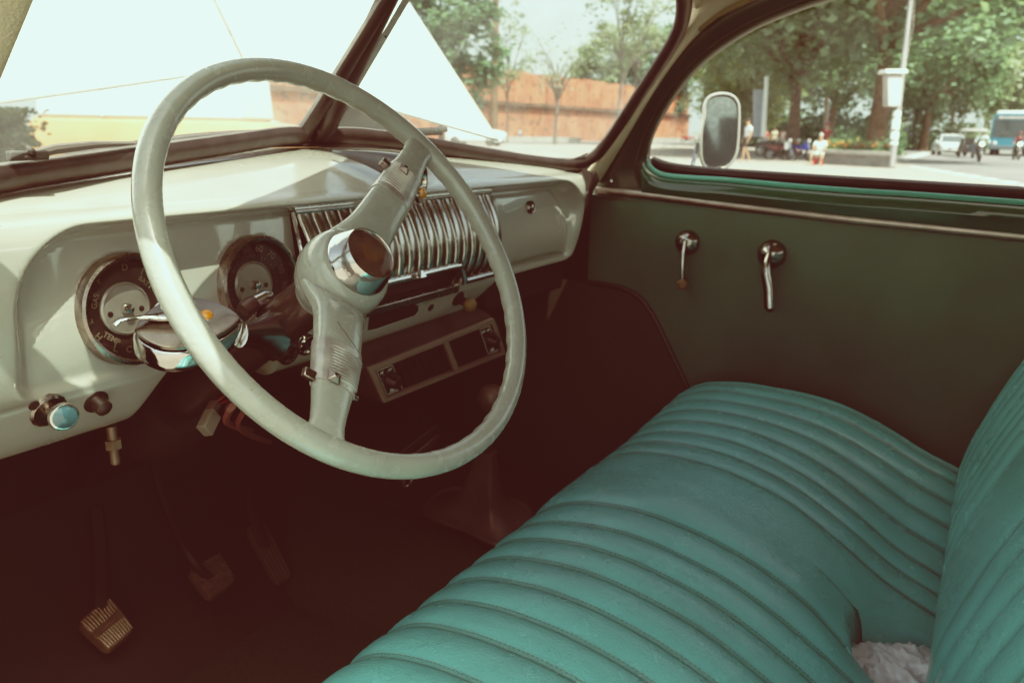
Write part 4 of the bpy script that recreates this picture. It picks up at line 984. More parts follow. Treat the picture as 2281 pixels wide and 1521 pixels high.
def kerb(nm, a, b, h, w=.3):
    d = (b-a).normalized(); s = d.cross(V((0, 0, 1)))*w
    o = part(nm, MB().hexa([a, b, b+s, a+s], [p+V((0, 0, h)) for p in (a, b, b+s, a+s)]), CONCG, None, loc=(0, 0, 0), kind='structure', smooth=False); return o
kerb('kerb', ground(1120, 317), ground(1290, 318.5), .55); kerb('kerb', ground(1425, 318), ground(1570, 316), .55)
kerb('kerb', ground(2002, 330), ground(2070, 330.5), .5)

# ------------------------------------------------------------------ brick city wall
wl, wr = CAM_LOC+ray(480, 268)*1, None
def wall_pt(px, depth_px): return at(px, depth_px, 2, 0)
a = ground(1100, 315); b = ground(1532, 314.5); d = (b-a); a0 = a-d*.62
wn2 = d.normalized().cross(V((0, 0, 1))); wn2 = wn2 if wn2.dot(CAM_LOC-a) > 0 else -wn2
wall = thing('brick_wall', 'long old orange brick city wall with a projecting ledge beyond the road', 'wall', a)
def wseg(u0, u1, z0, z1, th): 
    p, q = a0.lerp(b, u0), a0.lerp(b, u1); s = wn2*th
    lo = [p-wn2*1.2, q-wn2*1.2, q+s, p+s]; return [V((v.x, v.y, z0)) for v in lo], [V((v.x, v.y, z1)) for v in lo]
mb = MB(); mb.hexa(*wseg(0, 1, 0, 3.6, .0)); mb.hexa(*wseg(0, 1, 4.0, 7.0, -.25)); part('wall', mb, BRICK, wall, smooth=False)
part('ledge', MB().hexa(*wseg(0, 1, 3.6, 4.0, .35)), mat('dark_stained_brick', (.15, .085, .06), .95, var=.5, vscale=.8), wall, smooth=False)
random.seed(5); mb = MB()
for k in range(26):
    u = k/26; mb.hexa(*wseg(u+.004, u+.024, 4.0, 6.6+.5*random.random(), -.12))
part('buttress', mb, BRICK, wall, smooth=False)
mb = MB()
for k in range(60): 
    u = k/60; mb.hexa(*wseg(u, u+.0166, 7.0, 7.05+.22*random.random(), -.25-.3*random.random()))
part('broken_coping', mb, BRICK, wall, smooth=False)

# ------------------------------------------------------------------ trees
def tree_proto(nm, H, cr, cz0, nclump, nleaf, lsz, lm, bark, tr=.35, seed=1, limbs=9, lean=0., gap=0., flat=1.):
    """H height, cr crown radius, cz0 height where the crown starts"""
    rnd = random.Random(seed); t = thing(nm, None, None)
    tk = MB(); top = V((lean, 0, cz0+(H-cz0)*.45)); pts = [V((0, 0, -.1)), V((.03*H*rnd.uniform(-.3, .3), 0, cz0*.5)), V((lean*.5, .02*H*rnd.uniform(-1, 1), cz0)), top]
    tk.tube(catmull(pts, 4), [tr*1.25]+[tr*.9*(1-.62*k/12) for k in range(12)], 10)
    cl = []
    for k in range(limbs):
        az = 2*pi*k/limbs+rnd.uniform(-.3, .3); h0 = cz0*rnd.uniform(.75, 1.1)+(H-cz0)*.3*rnd.random(); rr = cr*rnd.uniform(.55, .95)
        end = V((cos(az)*rr+lean, sin(az)*rr*flat, cz0+(H-cz0)*rnd.uniform(.15, .85)))
        st_ = V((lean*.4, 0, h0)); mid = st_.lerp(end, .5)+V((0, 0, .08*H*rnd.random()))
        P = catmull([st_, mid, end], 4); tk.tube(P, [tr*.42*(1-.85*i/(len(P)-1))+.012 for i in range(len(P))], 6); cl.append(end)
        for _ in range(3):
            s2 = P[rnd.randrange(3, len(P))]; e2 = s2+V((rnd.uniform(-1, 1), rnd.uniform(-1, 1), rnd.uniform(-.2, .9)))*cr*.34; tk.tube([s2, s2.lerp(e2, .5)+V((0, 0, .1)), e2], [tr*.14, tr*.09, .01], 5); cl.append(e2)
    part('trunk', tk, bark, t, local=True)
    lf = MB(); vs = []; fs = []
    cen = V((lean, 0, (H+cz0)/2))
    centres = list(cl)
    while len(centres) < nclump:
        v = V((rnd.gauss(0, 1), rnd.gauss(0, 1), rnd.gauss(0, 1))).normalized()*rnd.uniform(.45, 1)**.6
        p = cen+V((v.x*cr, v.y*cr*flat, v.z*(H-cz0)/2))
        if mnoise.noise(p*(2.2/cr)+V((seed, 0, 0))) > gap-.28: centres.append(p)
    for c in centres:
        R = cr*rnd.uniform(.10, .24)
        for _ in range(int(nleaf/len(centres))):
            v = V((rnd.gauss(0, 1), rnd.gauss(0, 1), rnd.gauss(0, .8)))*R*.62; p = c+v
            s = lsz*rnd.uniform(.6, 1.3); d1 = V((rnd.uniform(-1, 1), rnd.uniform(-1, 1), rnd.uniform(-.7, .3))).normalized()
            d2 = d1.cross(V((rnd.uniform(-.6, .6), rnd.uniform(-.6, .6), 1))).normalized()*.5
            k = len(vs); vs += [p, p+d1*s*.5+d2*s, p+d1*s, p+d1*s*.5-d2*s]; fs.append((k, k+1, k+2, k+3))
    lf.add(vs, fs); part('crown', lf, lm, t, local=True, smooth=False, fix=False)
    return t
GT = 'trees beyond the road'
def place(t, px, py, label, H=None, H0=1., rz=0., first=False, dist=None):
    c = t if first else copy_tree(t); g_ = ground(px, py) if dist is None else None
    if g_ is None:
        d_ = ray(px, 300); d_.z = 0; d_.normalize(); g_ = V((CAM_LOC.x, CAM_LOC.y, 0))+d_*dist
    c.location = V((g_.x, g_.y, 0)); s = (H/H0) if H else 1.; c.scale = (s, s, s); c.rotation_euler = (0, 0, rz)
    tag(c, label, 'tree', GT); return c
TA = tree_proto('shade_tree', 13., 6.2, 3.6, 150, 15000, .34, LEAF, BARK, .42, 3, 11, gap=.05)
place(TA, 1765, 0, 'broad green shade tree with a brown trunk behind the parked motorcycles', 14.5, 13, .4, True, dist=52)
place(TA, 1950, 0, 'largest shade tree with a thick orange brown trunk rising from the flower planter', 18, 13, 2.1, dist=45)
TB = tree_proto('leafy_tree', 11., 4.4, 1.8, 130, 11000, .34, LEAFY, BARKG, .22, 11, 9, gap=.1)
place(TB, 1655, 0, 'yellow green leafy tree just behind the door mirror', 10.0, 11, 0, True, dist=62)
TC = tree_proto('evergreen_tree', 17., 4.6, 2.2, 150, 12000, .42, LEAFD, BARKG, .28, 21, 10, gap=.12)
place(TC, 985, 0, 'tall dense dark green tree in front of the left end of the brick wall', 12.5, 17, 0, True, dist=46)
TP = tree_proto('roadside_tree', 14., 4.6, 2.4, 120, 7000, .5, LEAFP, BARKG, .26, 31, 9, gap=.0)
place(TP, 2110, 0, 'pale green tree above the white car on the road', 17, 14, 0, True, dist=95)
place(TP, 2190, 0, 'pale feathery tree rising behind the bus roof edge', 24, 14, 1.2, dist=130)
place(TP, 2275, 0, 'low pale tree at the far right behind the bus', 13, 14, 2.2, dist=140)
place(TP, 2040, 0, 'hazy pale tree behind the purple hoarding', 15, 14, 3.4, dist=100)
place(TA, 1850, 0, 'dark green tree deep behind the seated man in white', 13, 13, 4.2, dist=80)
place(TA, 1690, 0, 'dark green tree behind the grey signpost', 13.5, 13, 5.2, dist=84)
place(TB, 1628, 0, 'small yellow green tree at the right end of the brick wall', 9.2, 11, 1.8, dist=92)
place(TA, 2060, 0, 'dark green tree behind the hoarding and the white car', 14, 13, 2.9, dist=86)
place(TC, 1470, 0, 'slim green tree beside the windscreen pillar, behind the brick wall', 18, 17, 1., dist=128)
place(TP, 1345, 0, 'pale thin leafed tree behind the brick wall', 17, 14, 5., dist=135)
TS = tree_proto('sparse_tree', 12., 3.4, 3.6, 60, 520, .30, LEAFP, BARKG, .20, 41, 12, gap=.0)
place(TS, 1237, 0, 'nearly bare grey tree with a forked crown before the brick wall', 11.0, 12, .3, True, dist=72)
TS2 = tree_proto('slender_tree', 16., 3.0, 5., 70, 1500, .32, LEAFP, BARKG, .17, 47, 11, gap=.0)
place(TS2, 1376, 0, 'slender grey tree with sparse leaves left of the windscreen pillar', 18, 16, .3, True, dist=74)
place(TS2, 1412, 0, 'slimmer twin of the slender tree, nearest the windscreen pillar', 19, 16, 2.3, dist=80)
place(TS2, 1130, 0, 'thin sparse tree between the dense dark tree and the bare tree', 13, 16, 4.3, dist=78)
# tall brown mast behind the dark tree
pm = CAM_LOC+ray(1101, 250)*70
single('utility_mast', MB().lathe((pm.x, pm.y, 0), (0, 0, 1), [(.34, 0), (.30, 8), (.24, 17), (.20, 18)], 12), BARK, 'tall plain brown mast beside the dense dark tree', 'mast', (pm.x, pm.y, 0))
# low bushes under the trees
def bush(px, dist, w, h, label, m, seed, nm='bush', n=900, ls=.22):
    rnd = random.Random(seed); d_ = ray(px, 300); d_.z = 0; d_.normalize(); g_ = V((CAM_LOC.x, CAM_LOC.y, 0))+d_*dist
    vs = []; fs = []
    for _ in range(n):
        p = V((rnd.gauss(0, .42)*w, rnd.gauss(0, .42)*w*.6, abs(rnd.gauss(0, .5))*h)); d1 = V((rnd.uniform(-1, 1), rnd.uniform(-1, 1), rnd.uniform(-.5, .8))).normalized(); d2 = d1.cross(V((rnd.random(), rnd.random(), 1))).normalized()*.5; s = ls*rnd.uniform(.6, 1.2)
        k = len(vs); vs += [p, p+d1*s*.5+d2*s, p+d1*s, p+d1*s*.5-d2*s]; fs.append((k, k+1, k+2, k+3))
    mb = MB().add(vs, fs); o = part(nm, mb, m, None, smooth=False, fix=False); o.location = g_
    return tag(o, label, 'shrub', 'shrubs under the trees')
for i, (px, dd, w, h, lb, m) in enumerate([(1880, 78, 2.6, 1.9, 'dark bush behind the orange planter flowers', LEAFD), (1725, 82, 3., 2.3, 'dark green bush behind the motorcycles', LEAFD), (1995, 60, 1.2, 1.7, 'dark rounded bush beside the thick trunk, left of the hoarding', LEAFD), (1600, 78, 1.2, 1.3, 'low yellow green bush behind the door mirror', LEAFY), (1800, 86, 4., 2.6, 'wide dark bush under the trees behind the woman in red', LEAFD), (2140, 90, 4., 2.2, 'pale bush behind the white car roof', LEAFP), (2240, 118, 6, 3.4, 'pale hedge like bush behind the bus', LEAFP)] + [(1668, 88, 4, 3.2, 'broad hedge bush behind the walking person', LEAFD), (1740, 92, 5, 3.6, 'broad hedge bush behind the grey sign column', LEAF), (1850, 84, 5, 3.4, 'broad hedge bush behind the seated person in white', LEAFD), (1930, 90, 5, 3.6, 'broad hedge bush behind the thickest trunk', LEAF), (2040, 104, 6, 3.8, 'broad hedge bush behind the purple hoarding', LEAF), (1590, 112, 3, 2.6, 'hedge bush past the end of the brick wall', LEAFY)]):
    bush(px, dd, w, h, lb, m, 60+i, n=900 if dd < 80 else 1600, ls=.22 if dd < 80 else .45)

# ------------------------------------------------------------------ planter with flowers
pA, pB = ground(1822, 366), ground(1978, 375); pd_ = (pB-pA); pk = pd_.normalized().cross(V((0, 0, 1))); pk = pk if pk.dot(pA-CAM_LOC) > 0 else -pk
pkb = V((pB.x-CAM_LOC.x, pB.y-CAM_LOC.y, 0)).normalized()
pl_ = thing('flower_planter', 'low grey concrete planter bordered by orange and red flowers around the thick tree', 'planter', pA)
mb = MB(); mb.hexa([pA, pB, pB+pkb*5, pA+pkb*5], [p+V((0, 0, .46)) for p in (pA, pB, pB+pkb*5, pA+pkb*5)]); part('planter_wall', mb, mat('stained_planter', (.25, .24, .23), .9, var=.4, vscale=1.5), pl_, smooth=False)
o_ = .08; u_ = pd_.normalized(); cq = [pA-u_*o_-pk*o_, pB+u_*o_-pk*o_, pB+u_*o_+pkb*(5+o_), pA-u_*o_+pkb*(5+o_)]
part('coping', MB().hexa([p+V((0, 0, .46)) for p in cq], [p+V((0, 0, .62)) for p in cq]), CONCG, pl_, smooth=False, bevel=.02)
FLO = [('orange_flowers', (.62, .24, .05)), ('red_flowers', (.42, .07, .04)), ('yellow_flowers', (.66, .45, .08))]
rnd = random.Random(8)
fmats = [mat(n_, c_, .6, var=.3, vscale=9) for n_, c_ in FLO]
for k in range(22):
    u = (k+.5)/22; q = pA.lerp(pB, u)+pkb*rnd.uniform(.3, 1.6)+V((0, 0, .62)); kind = rnd.choice([0, 0, 1, 2, 3])
    vs = []; fs = []; vf = []; ff = []
    for _ in range(110):
        p = V((rnd.gauss(0, .13), rnd.gauss(0, .13), abs(rnd.gauss(.12, .12)))); d1 = V((rnd.uniform(-1, 1), rnd.uniform(-1, 1), rnd.uniform(0, 1))).normalized(); d2 = d1.cross(V((rnd.random(), .3, 1))).normalized()*.5; s = .10*rnd.uniform(.6, 1.3)
        n0 = len(vs); vs += [p, p+d1*s*.5+d2*s, p+d1*s, p+d1*s*.5-d2*s]; fs.append((n0, n0+1, n0+2, n0+3))
    lo = [('green leafy plant in the concrete planter', 'plant')]
    nm_ = ['orange', 'red', 'yellow', 'green leafed'][kind]
    cl_ = thing('flower_plant', None, 'flower', q); tag(cl_, f'{nm_} bedding plant in the concrete planter under the thick tree', 'flower', f'{nm_} plants in the planter')
    part('leaves', MB().add(vs, fs), LEAF, cl_, local=True, smooth=False, fix=False)
    if kind < 3:
        bl_ = MB()
        for _ in range(12): bl_.ball((rnd.gauss(0, .12), rnd.gauss(0, .12), .22+rnd.gauss(0, .06)), .05, 6, 4)
        part('blossoms', bl_, fmats[kind], cl_, local=True)
# pole with the white box
pb_, pt_ = ground(1985, 375), None
dep = (pb_-CAM_LOC).dot(_D)
def at_depth(px, py, dd): return CAM_LOC+ray(px, py)*dd
pole = thing('utility_pole', 'slim grey utility pole carrying a white box beside the planter', 'pole', pb_)
ptop = at_depth(2036, -60, dep)
part('shaft', MB().tube([pb_, pb_.lerp(ptop, .35), ptop], [.15, .12, .085], 14), mat('galvanised_pole', (.27, .26, .255), .5, .3, var=.15, vscale=2), pole)
stk = MB()
for py0, py1 in ((250, 262), (266, 290), (296, 312), (318, 324)):
    p, q = at_depth(1999-(py0-240)*.11, py0, dep), at_depth(1999-(py1-240)*.11, py1, dep); stk.tube([p, q], .155, 14)
part('sticker_band', stk, WHITEP, pole)
c0, c1 = at_depth(1986, 238, dep-.2), at_depth(1988, 168, dep-.2)
Xp = _R; Yp = V((_D.x, _D.y, 0)).normalized()
bx = MB(); hw = 15.5/FPX*dep
bx.hexa([c0-Xp*hw*.9-Yp*.25, c0+Xp*hw*.9-Yp*.25, c0+Xp*hw*.9+Yp*.25, c0-Xp*hw*.9+Yp*.25], [c1-Xp*hw*1.05-Yp*.25, c1+Xp*hw*1.05-Yp*.25, c1+Xp*hw*1.05+Yp*.25, c1-Xp*hw*1.05+Yp*.25])
part('meter_box', bx, mat('weathered_white_box', (.46, .44, .42), .6, var=.18, vscale=2.5), pole, bevel=.04)
c2 = at_depth(1988, 165, dep-.2)
part('box_lid', MB().hexa([c2-Xp*hw*1.6-Yp*.4, c2+Xp*hw*1.55-Yp*.4, c2+Xp*hw*1.55+Yp*.4, c2-Xp*hw*1.6+Yp*.4], [p+V((0, 0, .14)) for p in (c2-Xp*hw*1.5-Yp*.35, c2+Xp*hw*1.5-Yp*.35, c2+Xp*hw*1.5+Yp*.35, c2-Xp*hw*1.5+Yp*.35)]), WHITEP, pole, bevel=.03)
part('service_wire', MB().tube([at_depth(2040, -60, dep), at_depth(2034, 60, dep-.1), at_depth(2012, 170, dep-.1)], .012, 5), CONCG, pole)
# purple hoarding
ha, hb2 = ground(1998, 322), ground(2079, 323); hz = 46/FPX*(ha-CAM_LOC).dot(_D)
hoard = thing('hoarding', 'white framed purple hoarding panels beyond the road', 'hoarding', ha)
hd2 = (hb2-ha); part('board', MB().hexa([ha, hb2, hb2+V((.2, 0, 0)), ha+V((.2, 0, 0))], [p+V((0, 0, hz)) for p in (ha, hb2, hb2+V((.2, 0, 0)), ha+V((.2, 0, 0)))]), mat('white_board', (.62, .60, .60), .6, var=.1), hoard, smooth=False)
for u0, u1 in ((.04, .50), (.62, .92)):
    p, q = ha.lerp(hb2, u0)-V((.03, 0, 0)), ha.lerp(hb2, u1)-V((.03, 0, 0)); part('purple_panel', MB().hexa([p+V((0, 0, .25)), q+V((0, 0, .25)), q+V((0, 0, hz-.35)), p+V((0, 0, hz-.35))], [v+V((.02, 0, 0)) for v in (p+V((0, 0, .25)), q+V((0, 0, .25)), q+V((0, 0, hz-.35)), p+V((0, 0, hz-.35)))]), mat('purple_print', (.27, .23, .46), .5, var=.25, vscale=.8), hoard, smooth=False)
# grey column sign and leaning white post, short brown post
d1 = 43.; q0, q1 = at_depth(1692, 306, d1), at_depth(1694, 200, d1); w1_ = 13/FPX*d1
sg = single('sign_column', MB().hexa([q0-Xp*w1_, q0+Xp*w1_, q0+Xp*w1_+Yp*.3, q0-Xp*w1_+Yp*.3], [q1-Xp*w1_, q1+Xp*w1_*.8, q1+Xp*w1_*.8+Yp*.3, q1-Xp*w1_+Yp*.3]), mat('grey_sign', (.33, .36, .40), .5, var=.15), 'tall grey sign column behind the standing man', 'sign', q0, bevel=.02)
q0, q1 = at_depth(1700, 306, d1-.6), at_depth(1708, 172, d1-.6); single('concrete_post', MB().tube([q0, q1], [.13, .11], 10), WHITEP, 'slender white concrete post in front of the grey sign column', 'post', q0)
q0, q1 = at_depth(1838, 310, 48), at_depth(1842, 218, 48); single('concrete_post', MB().tube([q0, q1], [.13, .12], 10), mat('beige_post', (.48, .38, .30), .8, var=.2), 'short beige post behind the woman in red', 'post', q0)
q0, q1 = at_depth(2115, 320, 80), at_depth(2124, 250, 80); single('concrete_post', MB().tube([q0, q1], [.16, .22], 10), mat('beige_post', (.50, .40, .33), .8, var=.2), 'leaning beige post behind the white car', 'post', q0)

# ------------------------------------------------------------------ vehicles
def wheel_mb(c, ax, r, w, tyre_=None):
    return MB().lathe(c, ax, [(r*.6, -w*.42), (r*.92, -w/2), (r, -w*.34), (r, w*.34), (r*.92, w/2), (r*.6, w*.42)], 28)
def rim_mb(c, ax, r, w):
    m = MB().lathe(c, ax, [(r*.62, -w*.3), (r*.62, w*.40), (r*.55, w*.46), (r*.5, w*.3), (r*.16, w*.34), (r*.14, w*.48), (.001, w*.5)], 24); return m
def road_car(nm, label, cat, loc, rz, L, W, H, paint, suv=False, group=None):
    """nose towards -Y"""
    t = thing(nm, label, cat, (0, 0, 0), group)
    sec = []   # (y, half width, z sill, z shoulder, z roof-half width, z roof)
    z0 = .22; sh = H*.60 if suv else H*.57
    st_ = [(-.5, .70, .30, .44, None), (-.485, .86, .24, .50, None), (-.44, .96, z0, .55, None), (-.33, 1., z0, .60, None), (-.22, 1., z0, .63, None), (0, 1., z0, .64, None), (.25, 1., z0, .65, None), (.40, .98, z0, .66, None), (.47, .93, .26, .64, None), (.5, .82, .34, .56, None)]
    rings = []
    for (y, w, a, b, _) in st_:
        hw = W/2*w; zt = b*H if not suv else b*H*1.02
        rings.append([V((x*hw, y*L, z)) for x, z in ((-.92, a), (-1, a+.10), (-1.0, (a+zt)/2), (-.965, zt-.06), (-.88, zt), (-.45, zt+.02), (.45, zt+.02), (.88, zt), (.965, zt-.06), (1., (a+zt)/2), (1, a+.10), (.92, a))])
    bd_ = part('body', MB().loft(rings), paint, t, local=True, subd=1, sharp=60)
    f0, f1, r1, r0 = (-.25, -.10, .22, .40) if not suv else (-.22, -.10, .38, .46)
    zb = .62*H; zr = H
    def cab(s_, dz=0): 
        return [[V((x*W/2*wd*s_, y*L, z+dz)) for x, wd in ((-1, .90), (-.33, .9), (.33, .9), (1, .90))] for y, z in ((f0, zb), (f0*.4+f1*.6, zb+(zr-zb)*.62), (f1, zr-.06), (f1+.05, zr), (r1-.05, zr), (r1, zr-.05), (r0, zb))]
    cabr = []
    for y, z, wd in ((f0, zb-.04, .90), (f1, zr-.05, .70), (f1+.06, zr, .68), (r1-.06, zr, .68), (r1, zr-.05, .70), (r0, zb-.02, .88)):
        cabr.append([V((-W/2*.93, y*L if abs(y) > 9 else y*L, zb-.05)), V((-W/2*wd, y*L, z)), V((0, y*L, z+.015)), V((W/2*wd, y*L, z)), V((W/2*.93, y*L, zb-.05))])
    part('roof', MB().loft(cabr, True, True), paint, t, local=True, sharp=40)
    def q(y0, z0_, w0, y1, z1_, w1, off=.012): return [V((-W/2*w0, y0*L, z0_)), V((W/2*w0, y0*L, z0_)), V((W/2*w1, y1*L, z1_)), V((-W/2*w1, y1*L, z1_))]
    k_ = .012
    part('windscreen', MB().add([p+V((0, -k_*2, k_)) for p in q(f0+.012, zb+.02, .82, f1-.006, zr-.07, .66)], [(0, 1, 2, 3)]), GLASSD, t, local=True, smooth=False)
    part('rear_window', MB().add([p+V((0, k_*2, k_)) for p in q(r0-.012, zb+.02, .80, r1+.006, zr-.07, .66)], [(0, 1, 2, 3)]), GLASSD, t, local=True, smooth=False)
    for s_ in (-1, 1):
        part('side_window', MB().add([V((s_*(W/2*.915+.01), (f0+.05)*L, zb+.01)), V((s_*(W/2*.715+.02), (f1+.025)*L, zr-.09)), V((s_*(W/2*.715+.02), (r1-.03)*L, zr-.09)), V((s_*(W/2*.91+.01), (r0-.07)*L, zb+.01))], [(0, 1, 2, 3)]), GLASSD, t, local=True, smooth=False)
        part('headlight', MB().hexa([V((s_*W*.27, -.488*L, .56)), V((s_*W*.44, -.462*L, .60)), V((s_*W*.44, -.462*L, .70)), V((s_*W*.27, -.486*L, .66))], [V((s_*W*.27, -.40*L, .56)), V((s_*W*.44, -.40*L, .60)), V((s_*W*.44, -.40*L, .72)), V((s_*W*.27, -.40*L, .68))]), LAMPW, t, local=True, bevel=.01)
        part('wing_mirror', MB().box((s_*(W/2+.07), (f0+.06)*L, zb+.06), (.18, .10, .13)), paint, t, local=True, bevel=.03)
        for y in (-.31, .30):
            wh = part('wheel', wheel_mb((s_*(W/2-.10), y*L, .33), (s_, 0, 0), .33, .21), TYRE, t, local=True)
            part('rim', rim_mb((s_*(W/2-.10), y*L, .33), (s_, 0, 0), .33, .23), SILV, wh, local=True)
    part('grille', MB().hexa([V((-W*.22, -.5*L-.012, .50)), V((W*.22, -.5*L-.012, .50)), V((W*.25, -.492*L-.012, .62)), V((-W*.25, -.492*L-.012, .62))], [V((-W*.22, -.45*L, .5)), V((W*.22, -.45*L, .5)), V((W*.25, -.45*L, .62)), V((-W*.25, -.45*L, .62))]), BLACK, t, local=True)
    part('lower_intake', MB().box((0, -.492*L, .33), (W*.72, .10, .11)), BLACK, t, local=True, bevel=.02)
    part('number_plate', MB().box((0, -.5*L-.02, .44), (.42, .02, .12)), WHITEP, t, local=True)
    t.location = loc; t.rotation_euler = (0, 0, rz); return t
def face_cam(p, extra=0.):
    d_ = CAM_LOC-p; return atan2(d_.y, d_.x)+pi/2+extra     # local -Y towards the camera
cp = ground(2112, 346); road_car('white_car', 'white saloon car driving towards us left of the bus', 'car', cp, face_cam(cp, .16), 4.4, 1.85, 1.46, WHITEC)
cp = ground(1060, 322); cp = CAM_LOC+(cp-CAM_LOC)*.93; cp.z = 0; road_car('white_suv', 'white sport utility vehicle half hidden behind the edge of the raised bonnet', 'car', cp, face_cam(cp, 1.25), 4.4, 1.85, 1.85, WHITEC, True)
cp = ground(2132, 336); road_car('white_hatchback', 'small pale car further back behind the white saloon', 'car', cp, face_cam(cp, .1), 4., 1.7, 1.5, WHITEC)
# bus
bp0 = ground(2250, 346); bus = thing('city_bus', 'white roofed teal blue city bus approaching at the right edge', 'bus', (0, 0, 0))
BW, BH, BL = 2.5, 3.25, 10.
BLUE = mat('teal_blue_bus_paint', (.035, .22, .32), .3, coat=.5, var=.1)
rb_ = lambda y, s_, zt: [V((x*BW/2*s_, y, z)) for x, z in ((-1, .45), (-1, 1.5), (-.985, 2.75), (-.93, zt-.12), (-.80, zt), (.80, zt), (.93, zt-.12), (.985, 2.75), (1, 1.5), (1, .45))]
part('body', MB().loft([rb_(-BL/2, .95, 2.98), rb_(-BL/2+.12, 1, 3.05), rb_(BL/2-.1, 1, 3.05), rb_(BL/2, .96, 3.0)]), BLUE, bus, local=True, sharp=50)
part('roof_unit', MB().loft([[V((x*1.05, y, z)) for x, z in ((-1.05, 2.95), (-.95, 3.22), (.95, 3.22), (1.05, 2.95))] for y in (-BL/2+.1, BL/2-1)]), WHITEC, bus, local=True, bevel=.08)
part('windscreen', MB().add([V((x, -BL/2-.015, z)) for x, z in ((-1.12, 1.32), (1.12, 1.32), (1.10, 2.55), (-1.10, 2.55))], [(0, 1, 2, 3)]), GLASSD, bus, local=True, smooth=False)
sb = part('sign_box', MB().add([V((x, -BL/2-.015, z)) for x, z in ((-1.08, 2.58), (1.08, 2.58), (1.02, 2.92), (-1.02, 2.92))], [(0, 1, 2, 3)]), mat('bus_sign_board', (.10, .12, .13), .4), bus, local=True, smooth=False)
sl = MB(); rr0 = random.Random(3)
for k in range(11):
    x = -.86+.155*k; sl.add([V((x+a_, -BL/2-.02, 2.75+b_)) for a_, b_ in ((0, -.08), (.10, -.08), (.10, .08*rr0.choice((1, .4))), (0, .08))], [(0, 1, 2, 3)])
part('lettering', sl, WHITEP, sb, local=True, smooth=False)
for s_ in (-1, 1):
    part('headlight', MB().lathe((s_*.86, -BL/2-.005, .92), (0, -1, 0), [(.14, -.03), (.14, .03), (.09, .05), (.001, .055)], 20), LAMPW, bus, local=True)
    part('mirror', MB().box((s_*1.40, -BL/2-.15, 2.1), (.14, .1, .42)).tube([V((s_*1.15, -BL/2, 2.6)), V((s_*1.40, -BL/2-.15, 2.3))], .02, 6), BLACK, bus, local=True, bevel=.02)
    for k in range(6): part('side_window', MB().box((s_*(BW/2+.004), -BL/2+1.3+1.45*k, 2.02), (.02, 1.25, .95)), GLASSD, bus, local=True)
    for y in (-BL/2+2.0, BL/2-2.6):
        wh = part('wheel', wheel_mb((s_*(BW/2-.18), y, .48), (s_, 0, 0), .48, .3), TYRE, bus, local=True); part('rim', rim_mb((s_*(BW/2-.18), y, .48), (s_, 0, 0), .48, .32), SILV, wh, local=True)
part('bumper', MB().box((0, -BL/2-.02, .62), (2.4, .12, .28)), mat('grey_bumper', (.12, .15, .17), .5), bus, local=True, bevel=.04)
part('wiper', MB().tube([V((-.5, -BL/2-.04, 1.35)), V((-.1, -BL/2-.04, 2.0))], .02, 6), BLACK, bus, local=True)
bus.location = bp0; bus.rotation_euler = (0, 0, face_cam(bp0, -.05))

